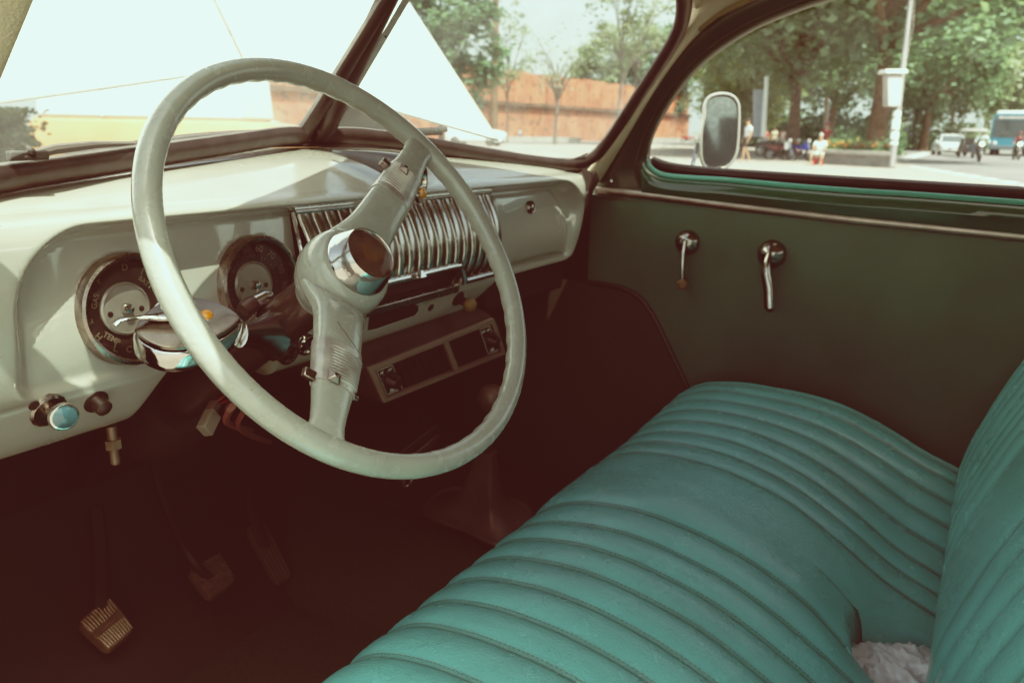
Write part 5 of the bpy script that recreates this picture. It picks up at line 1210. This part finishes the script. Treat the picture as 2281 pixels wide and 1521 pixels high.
def motorcycle(nm, label, loc, rz, c1, scooter=False, group='motorcycles by the trees', lamp_on=False):
    """nose towards -Y"""
    t = thing(nm, label, 'motorcycle', (0, 0, 0), group); P = mat('bike_paint', c1, .25, coat=.5, var=.1); r = .29
    for y, hub in ((-.62, 'wheel'), (.62, 'wheel')):
        ring = [V((0, y+r*cos(2*pi*k/28), r+r*sin(2*pi*k/28)+.0)) for k in range(28)]
        wh = part('wheel', MB().tube(ring, (.045, .04), 8, True), TYRE, t, local=True)
        sp_ = MB().lathe((0, y, r), (1, 0, 0), [(.05, -.05), (.05, .05)], 12)
        for k in range(10): a_ = 2*pi*k/10; sp_.tube([V((0, y, r)), V((0, y+.26*cos(a_), r+.26*sin(a_)))], .006, 4)
        part('spokes', sp_, SILV, wh, local=True)
    fk = MB()
    for s_ in (-1, 1): fk.tube([V((s_*.07, -.62, r)), V((s_*.07, -.42, .80))], .022, 6)
    fk.tube([V((-.36, -.30, .98)), V((-.2, -.36, .95)), V((.2, -.36, .95)), V((.36, -.30, .98))], .014, 6)
    part('fork', fk, SILV, t, local=True)
    part('frame', MB().tube(catmull([V((0, -.42, .80)), V((0, -.25, .55)), V((0, .05, .40)), V((0, .35, .48)), V((0, .75, .72))], 4), .035, 8).box((0, .05, .36), (.20, .34, .24)), DARK, t, local=True, bevel=.01)
    part('front_mudguard', MB().tube([V((0, -.62+.34*cos(radians(a_)), r+.34*sin(radians(a_)))) for a_ in (20, 50, 80, 110, 140, 165)], (.02, .06), 8, up=(0, 0, 1)), P, t, local=True)
    part('leg_shield', MB().loft([[V((s_*w_, y, z)) for s_, y, z in ((-1, -.30, .50), (-.6, -.42, .52), (.6, -.42, .52), (1, -.30, .50), (.6, -.34, .5), (-.6, -.34, .5))] for w_, z in ((.20, .3), )]+[[V((s_*.24, y+.06, .86)) for s_, y in ((-1, -.36), (-.5, -.48), (.5, -.48), (1, -.36), (.5, -.40), (-.5, -.40))]]), WHITEC if scooter else P, t, local=True)
    part('fuel_tank', MB().loft([[V((x*.11, y, z+.0)) for x, z in ((-1, .52), (-1.1, .62), (0, .72+dz), (1.1, .62), (1, .52))] for y, dz in ((-.30, .04), (-.1, .05), (.12, 0))]), P, t, local=True, subd=1)
    part('saddle', MB().loft([[V((x, y, z)) for x, z in ((-.12, .70), (-.13, .77), (0, .80), (.13, .77), (.12, .70))] for y in (.02, .3, .62)]+[[V((x, .72, z)) for x, z in ((-.08, .74), (-.08, .78), (0, .80), (.08, .78), (.08, .74))]]), BLACK, t, local=True, bevel=.01)
    part('tail_panel', MB().loft([[V((x*.12, y, z)) for x, z in ((-1, .46), (-1, .70), (1, .70), (1, .46))] for y in (.1, .4)]+[[V((x*.06, .82, z)) for x, z in ((-1, .62), (-1, .74), (1, .74), (1, .62))]]), P, t, local=True, bevel=.02)
    part('headlight', MB().lathe((0, -.46, .92), (0, -1, 0), [(.06, -.1), (.10, -.04), (.10, .02), (.07, .04), (.001, .05)], 18), mat('lit_headlamp', (.9, .8, .6), .2, emit=((1, .8, .5), 3.)) if lamp_on else LAMPW, t, local=True)
    for s_ in (-1, 1): part('mirror', MB().tube([V((s_*.24, -.34, .97)), V((s_*.30, -.36, 1.16))], .008, 5).ball((s_*.31, -.36, 1.20), .05, 10, 6, (1, .4, .8)), BLACK, t, local=True)
    part('exhaust', MB().tube([V((.12, .0, .30)), V((.16, .3, .28)), V((.17, .75, .38))], [.02, .04, .05], 8), SILV, t, local=True)
    part('rear_mudguard', MB().tube([V((0, .62+.34*cos(radians(a_)), r+.34*sin(radians(a_)))) for a_ in (10, 40, 70, 100)], (.02, .07), 8, up=(0, 0, 1)), BLACK, t, local=True)
    t.location = loc; t.rotation_euler = (0, 0, rz); return t

# ------------------------------------------------------------------ people
def skin_mesh(nm, nodes, edges, m, sub=1):
    me = bpy.data.meshes.new(nm); me.from_pydata([n[:3] for n in nodes], edges, []); me.update()
    o = bpy.data.objects.new(nm, me); COL.objects.link(o)
    sk_ = o.modifiers.new('s', 'SKIN'); 
    for i, n in enumerate(nodes): me.skin_vertices[0].data[i].radius = (n[3], n[4] if len(n) > 4 else n[3])
    me.skin_vertices[0].data[0].use_root = True
    sb_ = o.modifiers.new('d', 'SUBSURF'); sb_.levels = sub
    dg = bpy.context.evaluated_depsgraph_get(); r = bpy.data.meshes.new_from_object(o.evaluated_get(dg)); bpy.data.objects.remove(o); bpy.data.meshes.remove(me)
    r.materials.clear(); r.materials.append(m); r.polygons.foreach_set('use_smooth', [True]*len(r.polygons)); return r
def person(label, loc, rz, pose='stand', shirt=(.75, .75, .73), legs=(.1, .09, .08), shorts=False, hair=HAIR, H=1.7, group=None, hat=None, long_sleeve=False):
    """facing -Y"""
    t = thing('person', label, 'person', (0, 0, 0), group)
    J = {'pel': (0, 0, .92), 'wai': (0, 0, 1.06), 'che': (0, 0, 1.28), 'nec': (0, 0, 1.45), 'hd0': (0, -.02, 1.53), 'hd1': (0, -.03, 1.63)}
    for s_, n in ((-1, 'r'), (1, 'l')):
        J['hip'+n] = (s_*.10, 0, .88); J['kne'+n] = (s_*.11, -.03, .49); J['ank'+n] = (s_*.11, .02, .08); J['toe'+n] = (s_*.12, -.13, .04)
        J['sho'+n] = (s_*.185, 0, 1.40); J['elb'+n] = (s_*.25, .03, 1.13); J['wri'+n] = (s_*.24, -.08, .90)
    dz = 0
    if pose == 'walk':
        J['knel'] = (.10, -.16, .50); J['ankl'] = (.10, -.18, .09); J['toel'] = (.10, -.33, .06); J['kner'] = (-.10, .04, .48); J['ankr'] = (-.10, .22, .12); J['toer'] = (-.10, .10, .03)
    if pose in ('sit', 'ride'):
        dz = -.92+(.42 if pose == 'sit' else .86)
        for k in list(J):
            x, y, z = J[k]
            if k[:3] in ('pel', 'wai', 'che', 'nec', 'hd0', 'hd1', 'sho', 'elb', 'wri', 'hip'): J[k] = (x, y, z+dz)
        zz_ = J['pel'][2]
        for s_, n in ((-1, 'r'), (1, 'l')):
            J['hip'+n] = (s_*.10, -.02, zz_-.01)
            if pose == 'sit':
                J['kne'+n] = (s_*.20, -.42, zz_+.02); J['ank'+n] = (s_*.19, -.40, .08); J['toe'+n] = (s_*.22, -.55, .04)
                J['elb'+n] = (s_*.24, -.10, zz_+.22); J['wri'+n] = (s_*.03, -.28, zz_+.20)
            else:
                J['kne'+n] = (s_*.20, -.40, zz_-.08); J['ank'+n] = (s_*.17, -.22, zz_-.48); J['toe'+n] = (s_*.19, -.36, zz_-.52)
                J['elb'+n] = (s_*.30, -.22, zz_+.28); J['wri'+n] = (s_*.34, -.50, zz_+.16)
        if pose == 'ride':
            for k in ('che', 'nec', 'hd0', 'hd1', 'shor', 'shol'): x, y, z = J[k]; J[k] = (x, y-.10, z)
    R_ = {'pel': (.125, .10), 'wai': (.115, .09), 'che': (.135, .10), 'nec': (.055, .055), 'hd0': (.075, .085), 'hd1': (.078, .092)}
    for n in 'rl': R_.update({'hip'+n: (.085, .085), 'kne'+n: (.055, .055), 'ank'+n: (.036, .036), 'toe'+n: (.035, .028), 'sho'+n: (.055, .055), 'elb'+n: (.040, .040), 'wri'+n: (.026, .022)})
    E_ = [('pel', 'wai'), ('wai', 'che'), ('che', 'nec'), ('nec', 'hd0'), ('hd0', 'hd1')]
    for n in 'rl': E_ += [('pel', 'hip'+n), ('hip'+n, 'kne'+n), ('kne'+n, 'ank'+n), ('ank'+n, 'toe'+n), ('che', 'sho'+n), ('sho'+n, 'elb'+n), ('elb'+n, 'wri'+n)]
    names = list(R_); ix = {k: i for i, k in enumerate(names)}
    nodes = [(*J[k], *R_[k]) for k in names]; ed = [(ix[a_], ix[b_]) for a_, b_ in E_]
    for n, s_ in (('r', -1), ('l', 1)):      # palm and five fingers
        w_ = V(J['wri'+n]); e_ = V(J['elb'+n]); d_ = (w_-e_).normalized(); sd_ = d_.cross(V((0, 0, 1))); sd_ = (sd_ if sd_.length > .1 else V((0, 1, 0))).normalized()
        pi_ = len(nodes); nodes.append((*(w_+d_*.06), .034, .018)); ed.append((ix['wri'+n], pi_))
        for k, (o__, l__) in enumerate(((-.028, .060), (-.010, .072), (.010, .068), (.028, .052))):
            q = w_+d_*.085+sd_*o__; k0 = len(nodes); nodes.append((*q, .010)); nodes.append((*(q+d_*l__*.55+V((0, 0, -.006))), .009)); nodes.append((*(q+d_*l__+V((0, 0, -.018))), .007)); ed += [(pi_, k0), (k0, k0+1), (k0+1, k0+2)]
        q = w_+d_*.045-sd_*.035; k0 = len(nodes); nodes.append((*q, .011)); nodes.append((*(q+d_*.03-sd_*.02), .009)); ed += [(pi_, k0), (k0, k0+1)]
    body = skin_mesh('body', nodes, ed, SKIN); part('body', body, SKIN, t)
    SH = mat('shirt_cloth', shirt, .8, var=.12, vscale=14); LG = mat('leg_cloth', legs, .8, var=.15, vscale=14)
    def cloth(nm, keys, es, grow, m_, cut={}):
        ns = []; id_ = {}
        for k in keys:
            p = J[k]
            if k in cut: a_, b_, f_ = cut[k]; p = tuple(V(J[a_]).lerp(V(J[b_]), f_))
            id_[k] = len(ns); ns.append((*p, R_[k][0]+grow, R_[k][1]+grow))
        part(nm, skin_mesh(nm, ns, [(id_[a_], id_[b_]) for a_, b_ in es], m_), m_, t)
    kk = ['che', 'wai', 'pel', 'shor', 'shol', 'elbr', 'elbl']; ee = [('pel', 'wai'), ('wai', 'che'), ('che', 'shor'), ('che', 'shol'), ('shor', 'elbr'), ('shol', 'elbl')]
    if long_sleeve: kk += ['wrir', 'wril']; ee += [('elbr', 'wrir'), ('elbl', 'wril')]
    cloth('shirt', kk, ee, .016, SH, {} if long_sleeve else {'elbr': ('shor', 'elbr', .72), 'elbl': ('shol', 'elbl', .72)})
    if shorts: cloth('shorts', ['pel', 'hipr', 'hipl', 'kner', 'knel'], [('pel', 'hipr'), ('pel', 'hipl'), ('hipr', 'kner'), ('hipl', 'knel')], .020, LG, {'kner': ('hipr', 'kner', .85), 'knel': ('hipl', 'knel', .85)})
    else: cloth('trousers', ['pel', 'hipr', 'hipl', 'kner', 'knel', 'ankr', 'ankl'], [('pel', 'hipr'), ('pel', 'hipl'), ('hipr', 'kner'), ('hipl', 'knel'), ('kner', 'ankr'), ('knel', 'ankl')], .018, LG)
    h1 = V(J['hd1'])
    hr = MB().ball(h1+V((0, .022, .020)), .098, 14, 10, (.86, 1.0, 1.0)); 
    hm = mat('hat_cloth', hat, .7) if hat else hair
    if hat: hr.lathe(h1+V((0, -.01, .055)), (0, -.12, 1), [(.10, 0), (.15, -.004), (.15, .004), (.10, .012)], 18)
    part('hat' if hat else 'hair', hr, hm, t, local=True)
    fc = MB().ball(h1+V((0, -.098, -.035)), .016, 8, 6, (.8, 1.2, 1.3)); fc.m = 1
    for s_ in (-1, 1): fc.ball(h1+V((s_*.032, -.088, -.005)), .009, 8, 6)
    fc.tube([h1+V((-.025, -.086, -.075)), h1+V((0, -.094, -.076)), h1+V((.025, -.086, -.075))], .005, 6); fc.m = 0
    for s_ in (-1, 1): fc.ball(h1+V((s_*.078, 0, -.02)), .022, 8, 6, (.4, .8, 1.2))
    part('face', fc, [SKIN, HAIR], t, local=True)
    s = H/1.72; t.scale = (s, s, s); t.location = loc; t.rotation_euler = (0, 0, rz); return t
g_ = ground(1822, 368); person('person in a white shirt and pale shorts sitting on a small red stool', g_, face_cam(g_, -.25), 'sit', (.80, .80, .80), (.62, .58, .52), True, mat('grey_hair', (.45, .42, .40), .6), H=1.8)
so_ = g_; rs = thing('red_stool', 'small red stool under the seated person in white', 'stool', so_)
RED = mat('red_plastic', (.62, .03, .03), .4, var=.1)
part('seat', MB().lathe(so_+V((0, 0, .42)), (0, 0, 1), [(.15, -.03), (.17, -.01), (.17, .01), (.14, .02), (.001, .02)], 20), RED, rs)
for k in range(4): a_ = pi/4+k*pi/2; part('leg', MB().tube([so_+V((.11*cos(a_), .11*sin(a_), .41)), so_+V((.19*cos(a_), .19*sin(a_), 0))], [.05, .035], 8), RED, rs)
g_ = ground(1834, 356); person('person in dark red with a pink cap standing behind the seated man in white', g_, face_cam(g_, .3), 'stand', (.32, .04, .05), (.20, .05, .05), False, H=1.85, hat=(.48, .10, .16))
g_ = ground(1660, 362); person('person in a white top and dark shorts walking beside the door mirror', g_, face_cam(g_, -1.1), 'walk', (.78, .78, .78), (.07, .065, .05), True, H=1.85)
g_ = ground(1693, 344); person('person in pale clothes sitting low at the foot of the grey sign column', g_, face_cam(g_, .4), 'sit', (.72, .76, .80), (.45, .52, .58), False, H=1.7)
g_ = ground(1722, 334); person('person in a cream shirt standing behind the maroon motorcycle', g_, face_cam(g_, .2), 'stand', (.68, .58, .46), (.30, .24, .20), False, H=1.75)
g_ = ground(1741, 331); person('person in a pink and white top standing right of the one in cream', g_, face_cam(g_, -.4), 'stand', (.72, .52, .52), (.5, .45, .45), False, H=1.75)
g_ = ground(1783, 326); person('person in white standing under the trees left of the seated man', g_, face_cam(g_, .5), 'stand', (.70, .70, .70), (.40, .38, .36), False, H=1.7)
g_ = ground(1808, 324); person('person in white and grey further back above the blue motorcycle', g_, face_cam(g_, -.3), 'stand', (.62, .62, .64), (.14, .14, .15), False, H=1.7)
g_ = ground(1927, 324); person('person in a light blue shirt beside the thick trunk', g_, face_cam(g_, .1), 'stand', (.12, .38, .60), (.10, .10, .12), False, H=1.7)
g_ = ground(1196, 314); person('person in grey walking along the brick wall', g_, face_cam(g_, .6), 'walk', (.42, .42, .44), (.10, .09, .09), False, H=1.85)
g_ = ground(1207, 313.5); person('person in dark clothes close beside the one in grey at the brick wall', g_, face_cam(g_, .2), 'stand', (.06, .055, .055), (.05, .05, .06), False, H=1.75)
g_ = ground(1158, 316); person('person in white and blue nearest the white vehicle by the wall', g_, face_cam(g_, -.6), 'walk', (.60, .62, .68), (.12, .20, .42), True, H=1.35)
g_ = ground(1738, 357); motorcycle('motorcycle', 'maroon motorcycle with a white leg shield parked left of the blue one', g_, face_cam(g_, 1.0), (.16, .03, .03), True)
g_ = ground(1778, 358); motorcycle('motorcycle', 'blue motorcycle parked next to the seated person in white', g_, face_cam(g_, 1.15), (.04, .06, .38))
g_ = ground(1757, 352); motorcycle('motorcycle', 'orange and black motorcycle between the maroon and the blue ones', g_, face_cam(g_, 1.3), (.55, .22, .05))
g_ = ground(1712, 349); motorcycle('motorcycle', 'dark motorcycle partly behind the sitting person at the sign column', g_, face_cam(g_, .9), (.03, .03, .03))
g_ = ground(1532, 318); motorcycle('motorcycle', 'red scooter parked by the far end of the brick wall', g_, face_cam(g_, 1.5), (.45, .03, .03))
g_ = ground(2180, 360); motorcycle('motorcycle', 'dark motorcycle ridden towards us in front of the tuk tuk', g_, face_cam(g_, .05), (.03, .03, .035), lamp_on=True)
person('person riding the dark motorcycle in a pale blue vest with an orange patch', g_, face_cam(g_, .05), 'ride', (.55, .66, .70), (.06, .06, .07), False, H=1.7, hat=(.40, .42, .42), long_sleeve=True)
g_ = ground(2262, 356); motorcycle('motorcycle', 'motorcycle with a lit headlamp at the right edge before the bus', g_, face_cam(g_, .2), (.05, .04, .04), lamp_on=True)
person('person in maroon riding the motorcycle before the bus', g_, face_cam(g_, .2), 'ride', (.22, .06, .07), (.05, .05, .05), False, H=1.7, hat=(.25, .06, .06), long_sleeve=True)
for px, py, lb, sh, lg, H_ in ((1704, 332, 'person in a red top behind the dark motorcycle', (.45, .08, .08), (.12, .12, .14), 1.7), (1757, 330, 'person in a pale grey shirt between the trunk and the one in pink', (.55, .55, .56), (.2, .2, .22), 1.75), (1768, 333, 'person in orange behind the blue motorcycle', (.60, .28, .10), (.2, .18, .18), 1.65), (1862, 327, 'person in a white top behind the left end of the planter', (.70, .70, .68), (.25, .25, .3), 1.7), (1880, 326, 'person in a red and dark outfit behind the planter flowers', (.40, .07, .06), (.1, .1, .1), 1.7), (1898, 326, 'person in teal behind the middle of the planter', (.06, .30, .28), (.2, .2, .2), 1.65), (1906, 325, 'person in cream next to the one in teal behind the planter', (.62, .56, .46), (.2, .15, .12), 1.7)):
    g_ = ground(px, py); person(lb, g_, face_cam(g_, (px % 7-3)*.25), 'stand', sh, lg, False, H=H_)
# tuk tuk
g_ = ground(2160, 352); tk = thing('tuk_tuk', 'dark three wheeled taxi with a pale canopy behind the motorcycle rider', 'tuk tuk', (0, 0, 0))
part('body', MB().loft([[V((x*w_, y, z)) for x, z in ((-1, .35), (-1, .85), (1, .85), (1, .35))] for y, w_ in ((-1.3, .25), (-.9, .45), (-.2, .62), (1.2, .65))]), mat('dark_tuk_paint', (.03, .045, .06), .3, coat=.4), tk, local=True, bevel=.03)
part('canopy', MB().loft([[V((x*.68, y, z)) for x, z in ((-1, 1.66), (-.8, 1.80), (.8, 1.80), (1, 1.66))] for y in (-.95, 1.25)]), mat('pale_canopy', (.60, .60, .58), .6), tk, local=True, bevel=.02)
part('windscreen', MB().add([V((x, y, z)) for x, y, z in ((-.50, -.92, .90), (.50, -.92, .90), (.55, -.90, 1.64), (-.55, -.90, 1.64))], [(0, 1, 2, 3)]), WINDOWG, tk, local=True, smooth=False)
for sx in (-1, 1):
    for y in (-.9, 1.2): part('canopy_post', MB().tube([V((sx*.55, y, .8)), V((sx*.60, y, 1.68))], .025, 6), SILV, tk, local=True)
    part('headlight', MB().lathe((sx*.30, -1.1, .72), (0, -1, 0), [(.08, -.06), (.09, .02), (.05, .05), (.001, .05)], 14), LAMPW, tk, local=True)
for c_ in ((0, -1.15), (-.55, .85), (.55, .85)): 
    wh = part('wheel', wheel_mb((c_[0], c_[1], .26), (1, 0, 0), .26, .13), TYRE, tk, local=True); part('rim', rim_mb((c_[0], c_[1], .26), (1, 0, 0), .26, .14), SILV, wh, local=True)
part('bench', MB().box((0, .8, .62), (1.05, .45, .14)).box((0, 1.05, .95), (1.05, .1, .55)), BLACK, tk, local=True, bevel=.02)
tk.location = g_; tk.rotation_euler = (0, 0, face_cam(g_, .12))

# ------------------------------------------------------------------ yellow pickup with pale canopy seen under the bonnet
yb = 9.5
def yp(px, py): return at_depth(px, py, yb)
YEL = mat('yellow_pickup_paint', (.52, .28, .125), .3, coat=.4, var=.12, vscale=2, rvar=.08)
px0 = yp(70, 300); yt = thing('yellow_pickup', 'yellow pickup with a pale blue canopy framed under the raised bonnet', 'pickup', V((px0.x, px0.y, 0)))
dr = V((_R.x, _R.y, 0)).normalized(); bkd = V((-dr.y, dr.x, 0)); bkd = bkd if bkd.dot(_D) > 0 else -bkd
b0 = V((px0.x, px0.y, 0)); z1 = yp(300, 257).z-.06
def yq(s, z, d_=0.): return b0+dr*s+bkd*d_+V((0, 0, z))
Ltot = (yp(660, 280)-px0).dot(dr)
bs = MB(); prof_ = [(0, .45, z1), (.02, .40, z1+.02), (Ltot*.78, .40, z1+.02), (Ltot*.90, .42, z1-.03), (Ltot*.97, .46, z1-.11), (Ltot, .55, z1-.22)]
bs.loft([[yq(s, a_, 0), yq(s, (a_+b_)/2, -.05), yq(s, b_-.05, -.02), yq(s, b_, .06), yq(s, b_, 1.5), yq(s, a_, 1.6)] for s, a_, b_ in prof_]); part('body', bs, YEL, yt, sharp=60)
cs_ = (yp(538, 200)-px0).dot(dr)
part('canopy', MB().hexa([yq(.02, z1+.02, .08), yq(cs_, z1+.02, .08), yq(cs_, z1+.02, 1.45), yq(.02, z1+.02, 1.45)], [yq(.05, z1+.95, .16), yq(cs_-.05, z1+.95, .16), yq(cs_-.05, z1+.95, 1.38), yq(.05, z1+.95, 1.38)]), mat('pale_blue_canopy', (.62, .72, .76), .5, var=.06, vscale=1.5), yt, bevel=.05)
mb = MB()
for f_ in (.33, .66): mb.hexa([yq(cs_*f_, z1+.04, .05), yq(cs_*f_+.03, z1+.04, .05), yq(cs_*f_+.03, z1+.9, .13), yq(cs_*f_, z1+.9, .13)], [yq(cs_*f_, z1+.04, .09), yq(cs_*f_+.03, z1+.04, .09), yq(cs_*f_+.03, z1+.9, .17), yq(cs_*f_, z1+.9, .17)])
part('canopy_seam', mb, mat('grey_seam', (.50, .58, .62), .6), yt)
for f_ in (.16, .84):
    c_ = yq(Ltot*f_, .38, -.02); wh = part('wheel', wheel_mb(c_, bkd, .36, .22), TYRE, yt); part('rim', rim_mb(c_, -bkd, .36, .23), SILV, wh)
# leafy shrub left of the pickup
gq = at_depth(8, 300, 8.0); rnd = random.Random(77); vs = []; fs = []; zt = at_depth(30, 244, 8.0).z
for _ in range(2600):
    p = V((rnd.gauss(0, .13), rnd.gauss(0, .16), rnd.uniform(.1, 1)**.7*zt)); p = dr*(p.x-.02)+bkd*p.y+V((0, 0, p.z)); d1 = V((rnd.uniform(-1, 1), rnd.uniform(-1, 1), rnd.uniform(-.6, .6))).normalized(); d2 = d1.cross(V((rnd.random(), rnd.random(), 1))).normalized()*.5; s = .07*rnd.uniform(.6, 1.3)
    k = len(vs); vs += [p, p+d1*s*.5+d2*s, p+d1*s, p+d1*s*.5-d2*s]; fs.append((k, k+1, k+2, k+3))
sh_ = part('roadside_shrub', MB().add(vs, fs), leafmat('olive_shrub_leaf', (.070, .075, .035), (.020, .028, .018)), None, smooth=False, fix=False); sh_.location = V((gq.x, gq.y, 0))
tag(sh_, 'dark olive leafy shrub at the far left beside the yellow pickup', 'shrub')
# small white vehicle behind the pickup
g_ = ground(598, 292); g_ = CAM_LOC+(g_-CAM_LOC)*.9; g_.z = 0
road_car('white_car', 'tiny white car parked far off below the brick wall, behind the yellow pickup', 'car', at_depth(598, 288, 58)*1, 0, 4.0, 1.75, 1.45, WHITEC).location.z = 0
# ------------------------------------------------------------------ camera, sun, sky, tone
cd = bpy.data.cameras.new('camera'); co = bpy.data.objects.new('camera', cd); COL.objects.link(co)
cd.sensor_width = 36.0; cd.lens = FPX/2281*36.0; cd.clip_start = .01; cd.clip_end = 3000
co.matrix_world = Matrix(((_R.x, _U.x, -_D.x, CAM_LOC.x), (_R.y, _U.y, -_D.y, CAM_LOC.y), (_R.z, _U.z, -_D.z, CAM_LOC.z), (0, 0, 0, 1)))
cd.dof.use_dof = True; cd.dof.focus_distance = .74; cd.dof.aperture_fstop = 7.5; cd.dof.aperture_blades = 8
SC.camera = co
SUN_EL, SUN_AZ = radians(63), radians(-149)     # azimuth clockwise from the car's nose: left and a little behind
sl_ = bpy.data.lights.new('sun', 'SUN'); sl_.energy = 4.6; sl_.angle = radians(.5); sl_.color = (1, .95, .87)
so = bpy.data.objects.new('sun', sl_); COL.objects.link(so)
sd = V((sin(SUN_AZ)*cos(SUN_EL), cos(SUN_AZ)*cos(SUN_EL), sin(SUN_EL)))
so.rotation_euler = sd.to_track_quat('Z', 'Y').to_euler(); so.location = (0, 0, 30)
w_ = bpy.data.worlds.new('World'); SC.world = w_; w_.use_nodes = True; nt = w_.node_tree
sk = nt.nodes.new('ShaderNodeTexSky'); sk.sky_type = 'NISHITA'; sk.sun_disc = False; sk.sun_elevation = SUN_EL; sk.sun_rotation = SUN_AZ
sk.air_density = 1.0; sk.dust_density = 9.0; sk.ozone_density = .6
g_ = nt.nodes.new('ShaderNodeTexCoord'); sx_ = nt.nodes.new('ShaderNodeSeparateXYZ'); nt.links.new(g_.outputs['Generated'], sx_.inputs[0])
mr_ = nt.nodes.new('ShaderNodeMapRange'); mr_.interpolation_type = 'SMOOTHSTEP'; mr_.inputs['From Min'].default_value = -.02; mr_.inputs['From Max'].default_value = .75; mr_.inputs['To Min'].default_value = 1; mr_.inputs['To Max'].default_value = 0; nt.links.new(sx_.outputs['Z'], mr_.inputs['Value'])
hz_ = nt.nodes.new('ShaderNodeMix'); hz_.data_type = 'RGBA'; hz_.blend_type = 'ADD'; nt.links.new(mr_.outputs[0], hz_.inputs['Factor']); nt.links.new(sk.outputs[0], hz_.inputs['A']); hz_.inputs['B'].default_value = (3.6, 3.9, 3.8, 1)   # bright haze near the horizon
nt.links.new(hz_.outputs['Result'], nt.nodes['Background'].inputs[0]); nt.nodes['Background'].inputs[1].default_value = .125
SC.view_settings.view_transform = 'Standard'; SC.view_settings.look = 'None'; SC.view_settings.exposure = 0; SC.view_settings.gamma = 1
SC.render.film_transparent = False
# the photograph's faded print look (lifted warm blacks, mint whites) as one global tone curve
def tone():
    vs = SC.view_settings; vs.use_curve_mapping = True; cm = vs.curve_mapping
    cm.extend = 'HORIZONTAL'
    T = TONE
    for ch, pts in zip(cm.curves[:3], T):
        while len(ch.points) > 2: ch.points.remove(ch.points[1])
        ch.points[0].location = pts[0]; ch.points[1].location = pts[-1]
        for p in pts[1:-1]: ch.points.new(*p)
        for p in ch.points: p.handle_type = 'AUTO'
    cm.update()
def s2l(v): v /= 255; return v/12.92 if v < .04045 else ((v+.055)/1.055)**2.4
TONE = [[(x, s2l(y)) for x, y in zip((0, .009, .027, .078, .175, .33, .52, .70), c)] for c in (
    (48, 58, 82, 115, 156, 198, 225, 231), (19, 32, 66, 109, 160, 206, 236, 249), (17, 28, 57, 100, 149, 197, 229, 244))]
tone()
SC.cycles.max_bounces = 10; SC.cycles.diffuse_bounces = 5; SC.cycles.glossy_bounces = 4; SC.cycles.transparent_max_bounces = 16
SC.cycles.caustics_reflective = False; SC.cycles.caustics_refractive = False; SC.cycles.sample_clamp_indirect = 6.0
SC.cycles.use_denoising = True
